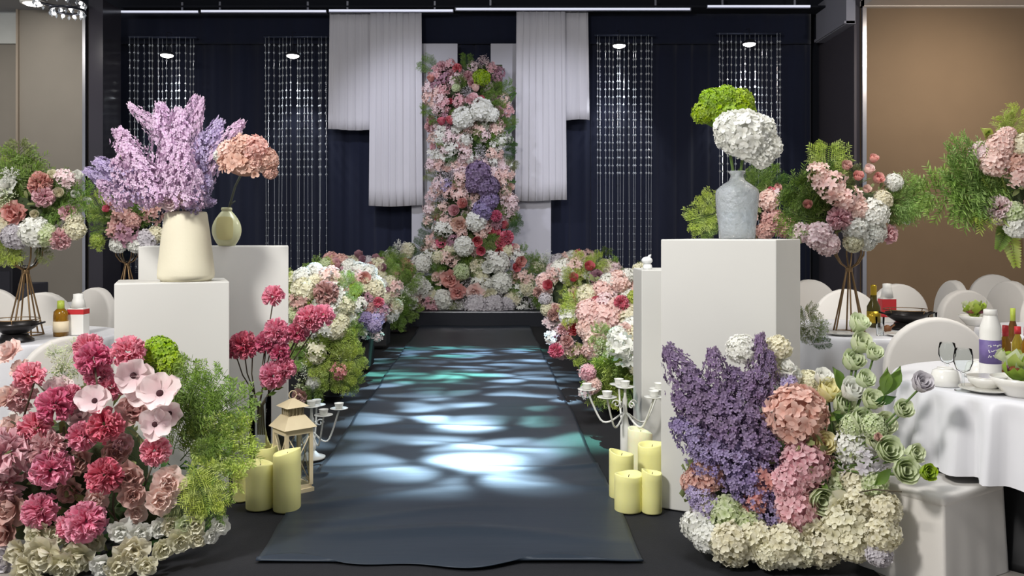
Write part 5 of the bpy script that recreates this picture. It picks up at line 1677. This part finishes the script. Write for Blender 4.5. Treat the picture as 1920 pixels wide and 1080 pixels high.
_lab = [o_ for o_ in bpy.data.objects if o_.name.startswith('label_sleeve')][-1]
mo = part('label_mark', mk, M_whitepl, _lab.parent); under(mo, _lab); mo['kind'] = 'stuff'
for (px, py, w, h, m, cap, cm, lab) in [(1885, 712, 9.5, 100, M_amber, 18, M_red, 'amber oil bottle with red collar next to the milk bottle'), (1908, 706, 10, 92, mat('yellow_oil', (214, 190, 70), .08, trans=.5), 12, M_red, 'pale yellow bottle with red cap near the right edge'), (1899, 690, 8, 110, mat('brown_bottle', (118, 78, 34), .1, trans=.4), 26, M_greencap, 'brown bottle with pale green neck behind the oil bottles'), (1926, 712, 10, 96, M_amber, 14, M_red, 'amber bottle with red cap cut by the right edge')]:
    dd = (EYE - TT) * F / (py - HZ); k = dd / F
    bottle(px, py, [(w * k, 0), (w * k, h * .68 * k), (w * .45 * k, h * .84 * k), (w * .42 * k, h * k), (0.0001, h * k)], m, lab, [('cap', [(w * .55 * k, (h - cap) * k), (w * .58 * k, (h - cap) * k), (w * .55 * k, (h + 2) * k), (0.0001, (h + 2) * k)], cm), ('label_sleeve', [(w * 1.01 * k, h * .2 * k), (w * 1.03 * k, h * .2 * k), (w * 1.03 * k, h * .45 * k), (w * 1.01 * k, h * .45 * k)], mat('cream_label', (222, 206, 176), .6))])


def salad(px, py, r, h, label):
    p = at(px, py)
    o = empty('lettuce_bowl', p, label, 'bowl', 'bowls of lettuce')
    mb = MB(); mb.lathe([(0.0001, 0), (r * .5, 0), (r * .55, h * .1), (r * .85, h * .6), (r, h), (r * .96, h), (r * .8, h * .6), (r * .5, h * .2), (0.0001, h * .18)], 40); part('bowl', mb, M_china, o)
    rng = np.random.RandomState(int(px))
    for q in range(13):
        mb = MB()
        vs, fs, tp = petal(5, 5, r * .75, r * (.75 + .3 * rng.rand()), .5, .2, .14, .6, rng.randint(9999), .35)
        a = q * 2.4
        R_ = rotz(a) @ rotx(.25 + .5 * rng.rand())
        mb.arr(vs, fs, R_, np.array([math.cos(a) * r * .12, math.sin(a) * r * .12, h * .75 + .004 * q]), tp)
        part('lettuce_leaf', mb, RND.choice([PM['yellowgreen'], PM['lime'], PM['greenwhite']]), o)
    for q in range(4):
        mb = MB(); a = 1.9 * q + 3.6
        mb.ball((math.cos(a) * r * .35, math.sin(a) * r * .35, h * 1.15 + .02), r * .2, 12, 7, .75)
        part('red_onion' if q % 2 else 'meat_slice', mb, mat('red_onion', (120, 62, 84), .4) if q % 2 else mat('brown_meat', (132, 74, 52), .5), o)
    return o


salad(1915, 742, .115, .075, 'white bowl heaped with lettuce at the right edge of the near table')
salad(1828, 610, .11, .07, 'white bowl of lettuce on the far right table')


def wok(px, py, label, r=.14):
    p = at(px, py)
    o = empty('wok_on_burner', p, label, 'pan', 'pans on table burners')
    mb = MB(); mb.lathe([(0.0001, 0), (r * .8, 0), (r * .8, .012), (r * .6, .03), (r * .55, .045), (0.0001, .045)], 32); part('burner', mb, M_steel, o)
    mb = MB(); mb.lathe([(0.0001, .046), (r * .5, .05), (r * .9, .085), (r, .115), (r * .97, .115), (r * .85, .086), (r * .45, .056), (0.0001, .053)], 36); part('pan', mb, M_steel, o)
    for s in (-1, 1):
        mb = MB(); mb.tube([(s * r * .9, -.03, .1), (s * (r + .04), -.02, .115), (s * (r + .04), .02, .115), (s * r * .9, .03, .1)], .006, 6); part('handle', mb, M_steel, o)
    mb = MB(); mb.tube([(r * 1.05 * math.cos(t), r * 1.05 * math.sin(t), .135) for t in np.linspace(0, 2 * math.pi, 33)], .003, 5)
    for q in range(4):
        a = q * math.pi / 2 + .4
        mb.tube([(r * 1.05 * math.cos(a), r * 1.05 * math.sin(a), .135), (r * .99 * math.cos(a), r * .99 * math.sin(a), .112)], .003, 5)
    part('wire_guard', mb, M_goldw, o)
    return o


wok(1700, 617, 'dark pan with wire guard on a burner beside the gold bottle')
wok(28, 640, 'dark pan on a burner at the left edge', .13)
o = empty('wooden_ladle', at(1664, 624), 'small brown wooden ladle head beside the water glass', 'ladle')
mb = MB(); mb.ball((0, 0, .026), .026, 14, 8); part('head', mb, mat('brown_wood', (120, 76, 44), .5), o)
mb = MB(); mb.tube([(.02, 0, .03), (.06, .03, .05)], .005, 6); part('handle', mb, mat('brown_wood', (120, 76, 44), .5), o)

k = 6.0 / F
bottle(1638, 613, [(12 * k, 0), (12 * k, 38 * k), (6 * k, 50 * k), (5 * k, 74 * k), (0.0001, 74 * k)], mat('olive_glass', (92, 84, 34), .15, trans=.3), 'dark bottle with gold foil neck left of the red carton', [('foil_neck', [(5.4 * k, 44 * k), (5.6 * k, 46 * k), (5.6 * k, 75 * k), (5.8 * k, 76 * k), (4 * k, 79 * k), (0.0001, 79 * k)], M_gold), ('label_sleeve', [(12.1 * k, 8 * k), (12.3 * k, 8 * k), (12.3 * k, 30 * k), (12.1 * k, 30 * k)], M_gold)])


def carton(px, py, w, h, mbody, label, bands):
    p = at(px, py); kk = p.y / F
    o = empty('drink_carton', p, label, 'carton', 'bottles and cartons on the tables')
    me = bevel_box('body', (w * kk, w * kk * .8, h * kk), .004, 2); link('body', me, mbody, o, (0, 0, 0), None, None, False)
    for (nm, z0, z1, m) in bands:
        me = bevel_box(nm, (w * kk * 1.02, w * kk * .82, (z1 - z0) * kk), .002, 1); link(nm, me, m, o, (0, 0, z0 * kk), None, None, False)
    mb = MB(); mb.lathe([(w * .45 * kk, h * kk), (w * .36 * kk, (h + 14) * kk), (w * .3 * kk, (h + 18) * kk), (w * .3 * kk, (h + 26) * kk), (0.0001, (h + 27) * kk)], 20); part('spout_cap', mb, M_whitepl, o)
    return o


carton(1663, 604, 26, 46, M_whitepl, 'red carton with white spout among the bottles on the second table', [('red_wrap', 10, 44, M_red)])
carton(147, 627, 30, 50, M_whitepl, 'white carton with a red band on the left table', [('red_band', 38, 48, M_red)])
k = 5.45 / F
bottle(114, 630, [(13 * k, 0), (13 * k, 38 * k), (12 * k, 46 * k), (6 * k, 52 * k), (0.0001, 52 * k)], M_amber, 'amber bottle with green cap on the left table', [('cap', [(6.5 * k, 48 * k), (6.8 * k, 48 * k), (6 * k, 66 * k), (0.0001, 67 * k)], M_greencap), ('label_sleeve', [(13.2 * k, 8 * k), (13.4 * k, 8 * k), (13.4 * k, 28 * k), (13.2 * k, 28 * k)], mat('cream_label', (222, 206, 176), .6))])


# ---- centrepieces on wire stands
def stand(px, d, ztop, label, globe=False, py=None):
    c = Vector((px_x(px, d), d, TT))
    o = empty('centrepiece_stand', c, label, 'flower stand', 'wire flower stands on the tables')
    h = ztop - TT
    for q in range(6):
        a = q * math.pi / 3 + .3
        mb = MB()
        pts = []
        for (r, t) in [(.105, 0), (.075, .2), (.045, .4), (.018, .58), (.016, .61), (.06, .65), (.095, .73), (.1, .84), (.085, 1.0)]:
            pts.append((r * math.cos(a), r * math.sin(a), t * h))
        mb.tube(pts, .0055, 6); part('wire_leg', mb, M_goldw, o)
    mb = MB(); mb.tube([(.105 * math.cos(t), .105 * math.sin(t), .005) for t in np.linspace(0, 2 * math.pi, 25)], .005, 5); part('base_ring', mb, M_goldw, o)
    mb = MB(); mb.lathe([(.02, .57 * h), (.024, .58 * h), (.024, .605 * h), (.02, .615 * h)], 16); part('collar', mb, M_goldw, o)
    if globe:
        mb = MB(); mb.lathe([(0.0001, .63 * h), (.05, .645 * h), (.086, .73 * h), (.09, .84 * h), (.07, .99 * h), (.068, .99 * h), (.087, .84 * h), (.083, .73 * h), (.048, .65 * h), (0.0001, .635 * h)], 32); part('glass_globe', mb, M_glass, o)
    return c


def centre(px, d, py, rx, ry, label, heads, plumes, sp_label, globe=False, col='olive', spx=None):
    zb = px_z(py + ry * .5, d)
    stand(px if spx is None else spx, d, zb - .03, sp_label, globe)
    r = empty('centrepiece', (px_x(px, d), d, zb - .02), label, 'flowers', 'table centrepieces')
    bed(r, col, px, py, d, rx, ry, .16)
    c3 = P(px, py, d + .1)
    for (t, c, x, y, q) in heads:
        e = ((x - px) / (rx * 1.6)) ** 2
        head(r, t, c, x, y, q, d - .18 * max(0.1, 1 - e), c3)
    for (t, c, a, b) in plumes:
        plume(r, t, c, a, b, d - .08, d - .14, wide=1.15)
    return r


centre(1585, 5.62, 388, 95, 55, 'blush, white and pink rose centrepiece on the stand right of the large plinth', [
    ('rose', 'salmon', 1638, 298, 10), ('rose', 'salmon', 1609, 331, 11), ('rose', 'salmon', 1646, 335, 12), ('rose', 'dusty', 1587, 311, 11), ('rose', 'salmon', 1515, 384, 10), ('rose', 'blush', 1629, 318, 11), ('rose', 'blush', 1625, 355, 9), ('cluster', 'blush', 1555, 349, 30), ('cluster', 'blush', 1535, 327, 22), ('cluster', 'blush', 1590, 375, 26), ('cluster', 'blush', 1570, 368, 22), ('pom', 'pink', 1573, 409, 22), ('peony', 'pink', 1667, 440, 22), ('hydfine', 'white', 1676, 342, 18), ('hydfine', 'white', 1636, 402, 32), ('hydfine', 'white', 1640, 435, 24), ('hyd', 'pale', 1500, 436, 20), ('hyd', 'pale', 1535, 442, 26), ('hyd', 'pale', 1552, 458, 22), ('hyd', 'white', 1605, 430, 24), ('hydfine', 'cream', 1655, 375, 20), ('peony', 'pale', 1650, 430, 16), ('hyd', 'blush', 1610, 395, 20), ('rose', 'white', 1697, 412, 11), ('hydfine', 'cream', 1600, 455, 20), ('hyd', 'white', 1625, 455, 16)],
    [('bushy', 'yellowgreen', (1555, 345), (1558, 270)), ('bushy', 'green', (1560, 400), (1485, 345)), ('bushy', 'green', (1560, 410), (1470, 385)), ('bushy', 'fern', (1550, 415), (1480, 415)), ('bushy', 'fern', (1650, 390), (1735, 355)), ('bushy', 'fern', (1650, 400), (1730, 378)), ('spray', 'fern', (1650, 395), (1745, 352)), ('bushy', 'green', (1655, 400), (1712, 400)), ('bushy', 'green', (1530, 395), (1515, 330)), ('bushy', 'olive', (1610, 350), (1600, 315)), ('spray', 'green', (1590, 370), (1570, 300))],
    'bronze wire stand holding the centrepiece right of the large plinth', spx=1592)
centre(1400, 7.7, 385, 60, 45, 'half hidden centrepiece behind the glass vase, lime fern on its left', [
    ('rose', 'salmon', 1457, 352, 9), ('rose', 'rose', 1445, 358, 8), ('hyd', 'blush', 1440, 375, 20), ('hyd', 'dusty', 1448, 412, 22), ('hyd', 'dusty', 1435, 432, 18), ('cluster', 'pale', 1452, 365, 14), ('hyd', 'dusty', 1470, 425, 20), ('hyd', 'blush', 1395, 405, 24), ('hyd', 'white', 1365, 400, 20)],
    [('bushy', 'yellowgreen', (1350, 400), (1290, 412)), ('bushy', 'yellowgreen', (1345, 400), (1318, 362)), ('bushy', 'fern', (1345, 405), (1310, 440)), ('bushy', 'green', (1400, 370), (1400, 320)), ('bushy', 'green', (1420, 370), (1470, 325)), ('bushy', 'green', (1410, 360), (1435, 318)), ('bushy', 'darkgreen', (1430, 360), (1480, 345))],
    'wire stand hidden behind the large right plinth')
centre(1945, 3.9, 345, 95, 85, 'blush hydrangea centrepiece with trailing fern cut by the right edge', [
    ('hyd', 'pale', 1841, 287, 23), ('hyd', 'blush', 1866, 303, 30), ('hyd', 'blush', 1876, 275, 27), ('hyd', 'blush', 1889, 252, 15), ('peony', 'pink', 1856, 290, 18), ('hyd', 'peach', 1908, 303, 22), ('cluster', 'blush', 1912, 330, 24), ('hyd', 'cream', 1918, 275, 24), ('pom', 'pale', 1871, 393, 26), ('peony', 'pink', 1862, 392, 20), ('peony', 'pink', 1885, 392, 20), ('hyd', 'white', 1908, 425, 22), ('hyd', 'greenwhite', 1900, 400, 22), ('hyd', 'white', 1950, 330, 34), ('hyd', 'pink', 1960, 380, 34), ('hyd', 'blush', 1960, 270, 34), ('rose', 'yellowgreen', 1851, 250, 7)],
    [('bushy', 'yellowgreen', (1885, 260), (1920, 205)), ('bushy', 'yellowgreen', (1890, 255), (1885, 215)), ('bushy', 'fern', (1890, 345), (1790, 310)), ('bushy', 'fern', (1900, 350), (1788, 340)), ('bushy', 'fern', (1900, 355), (1788, 370)), ('spray', 'fern', (1890, 360), (1735, 368)), ('bushy', 'yellowgreen', (1900, 360), (1820, 385)), ('spray', 'fern', (1850, 285), (1780, 282)), ('frond', 'yellowgreen', (1885, 420), (1908, 505)), ('frond', 'green', (1890, 420), (1870, 470)), ('bushy', 'fern', (1905, 360), (1830, 355)), ('leaf', 'yellowgreen', (1862, 262), (1845, 243)), ('spray', 'olive', (1845, 380), (1830, 425))],
    'wire stand of the right edge centrepiece', spx=1962)
centre(62, 5.5, 392, 85, 55, 'white, coral and pink centrepiece on the stand at the left edge', [
    ('pom', 'salmon', 77, 342, 20), ('pom', 'pink', 82, 368, 20), ('pom', 'salmon', 70, 350, 16), ('peony', 'salmon', 25, 400, 26), ('pom', 'pink', 112, 448, 20), ('hyd', 'white', 66, 435, 28), ('hyd', 'greenwhite', 85, 440, 22), ('hyd', 'greywhite', 28, 443, 24), ('hyd', 'cream', 140, 430, 20), ('peony', 'pink', 128, 398, 18), ('hyd', 'cream', 140, 412, 16), ('rose', 'cream', 98, 328, 10), ('cluster', 'pale', 120, 333, 17), ('rose', 'white', 145, 330, 11), ('rose', 'white', 140, 365, 9), ('rose', 'white', 162, 378, 9), ('rose', 'cream', 110, 362, 11), ('peony', 'white', 10, 350, 24), ('breath', 'greenwhite', 12, 375, 24), ('breath', 'white', 20, 330, 18), ('hyd', 'cream', 5, 425, 22), ('rose', 'cream', 65, 402, 9), ('hyd', 'cream', -20, 390, 34), ('cluster', 'pale', 130, 340, 14)],
    [('bushy', 'green', (45, 385), (38, 285)), ('bushy', 'green', (50, 390), (62, 305)), ('bushy', 'fern', (40, 370), (20, 300)), ('spray', 'olive', (40, 370), (22, 262)), ('bushy', 'fern', (70, 400), (120, 385)), ('bushy', 'green', (80, 385), (140, 350)), ('bushy', 'green', (100, 385), (165, 370)), ('bushy', 'yellowgreen', (15, 440), (5, 495)), ('bushy', 'yellowgreen', (25, 320), (0, 300)), ('spray', 'olive', (70, 460), (92, 488)), ('bushy', 'fern', (75, 395), (105, 410)), ('bushy', 'yellowgreen', (10, 440), (18, 490))],
    'wire stand with glass globe at the left edge', True, spx=48)
centre(238, 8.0, 420, 55, 40, 'dusty rose centrepiece half hidden behind the cream vase', [
    ('rose', 'rose', 200, 392, 8), ('rose', 'pink', 208, 380, 9), ('cluster', 'dusty', 228, 402, 20), ('cluster', 'mauve', 238, 438, 24), ('cluster', 'dusty', 222, 432, 20), ('hyd', 'dusty', 248, 415, 16), ('hyd', 'white', 222, 458, 16), ('hyd', 'white', 255, 458, 16), ('hyd', 'greywhite', 275, 450, 20), ('cluster', 'dusty', 285, 400, 20), ('hyd', 'cream', 292, 440, 16), ('hydfine', 'yellowgreen', 182, 450, 14)],
    [('bushy', 'green', (215, 410), (170, 400)), ('bushy', 'yellowgreen', (200, 420), (172, 362)), ('bushy', 'green', (200, 430), (170, 432)), ('bushy', 'yellowgreen', (195, 440), (176, 465)), ('bushy', 'green', (250, 430), (270, 375)), ('bushy', 'green', (250, 430), (258, 385))],
    'wire stand with glass globe hidden behind the tall left plinth', True)
# loose greenery beside the large plinth on the second table
r = empty('eucalyptus_sprig', at(1512, 640), 'grey green leafy sprig lying beside the large plinth on the table', 'sprig')
for (a, b, t, c) in [((1520, 645), (1512, 575), 'bushy', 'olive'), ((1520, 645), (1540, 600), 'bushy', 'green'), ((1520, 648), (1560, 640), 'spray', 'darkgreen'), ((1518, 648), (1505, 615), 'bushy', 'olive')]:
    plume(r, t, c, a, b, 5.3, wide=1.0)
head(r, 'breath', 'white', 1518, 612, 18, 5.28)

# ---- loudspeaker by the left wall
sp = empty('loudspeaker', (px_x(12, 8.8), 8.8, 0), 'black loudspeaker cabinet at the left edge behind the table', 'speaker')
z_ = px_z(498, 8.8)
link('cabinet', bevel_box('cabinet', (.30, .3, z_), .01), mat('black_speaker', (30, 30, 36), .5), sp, (0, 0, 0), None, None, False)
mb = MB(); mb.box((0, -.152, z_ * .55), (.25, .008, z_ * .8)); part('grille', mb, mat('speaker_grille', (44, 44, 52), .8, bump=.4, bscale=300), sp, False)
sp = empty('equipment_case', (px_x(33, 8.9) + .08, 8.9, 0), 'dark grey equipment case beside the loudspeaker', 'case')
z_ = px_z(530, 8.9)
link('body', bevel_box('body', (.2, .3, z_), .008), mat('grey_case', (64, 64, 72), .5), sp, (.06, 0, 0), None, None, False)
mb = MB(); mb.box((.06, -.155, z_ * .8), (.1, .01, .03)); part('handle', mb, M_chrome, sp, False)

# ---- chandelier at the upper left, downlight
chd = 11.0
ch = empty('crystal_chandelier', (px_x(112, chd), chd, px_z(2, chd)), 'dark crystal chandelier with bright points at the upper left corner', 'chandelier')
mb = MB()
for rr, zz in ((.30, 0), (.2, -.12)):
    mb.tube([(rr * math.cos(t) + (0 if rr > .25 else .1), rr * math.sin(t), zz) for t in np.linspace(0, 2 * math.pi, 33)], .018, 6)
for q in range(4):
    a = q * math.pi / 2
    mb.tube([(.3 * math.cos(a), .3 * math.sin(a), 0), (0, 0, .3)], .008, 5)
mb.tube([(0, 0, .25), (0, 0, zc - px_z(2, chd))], .012, 6)
part('frame', mb, M_lampb, ch)
dr = MB(); dr.octa((0, 0, -.03), .022, .035); dme = dr.mesh('crystal_drop', False); dme.materials.append(M_bead)
bl = MB(); bl.ball((0, 0, 0), .022, 10, 6); bme = bl.mesh('bulb'); bme.materials.append(M_lampglow)
for q in range(16):
    a = q * math.pi / 8
    link('crystal_drop', dme, None, ch, (.3 * math.cos(a), .3 * math.sin(a), -.02), None, None, False)
    link('crystal_drop', dme, None, ch, (.1 + .2 * math.cos(a), .2 * math.sin(a), -.14), None, None, False)
    if q % 2 == 0:
        link('bulb', bme, None, ch, (.27 * math.cos(a), .27 * math.sin(a), -.03), None, None, False)
        link('bulb', bme, None, ch, (.1 + .17 * math.cos(a), .17 * math.sin(a), -.16), None, None, False)
dl = empty('ceiling_downlight', (px_x(62, 12.55), 12.55, zc), 'round downlight in the grey ceiling at the upper left', 'lamp')
mb = MB(); mb.lathe([(.17, 0.0), (.18, 0.0), (.17, -.03), (.14, -.035), (.13, -.01)], 28); part('housing', mb, M_whitepl, dl)
mb = MB(); mb.lathe([(.135, -.01), (.1, -.05), (0.0001, -.06)], 28); part('diffuser', mb, M_lampglow, dl)
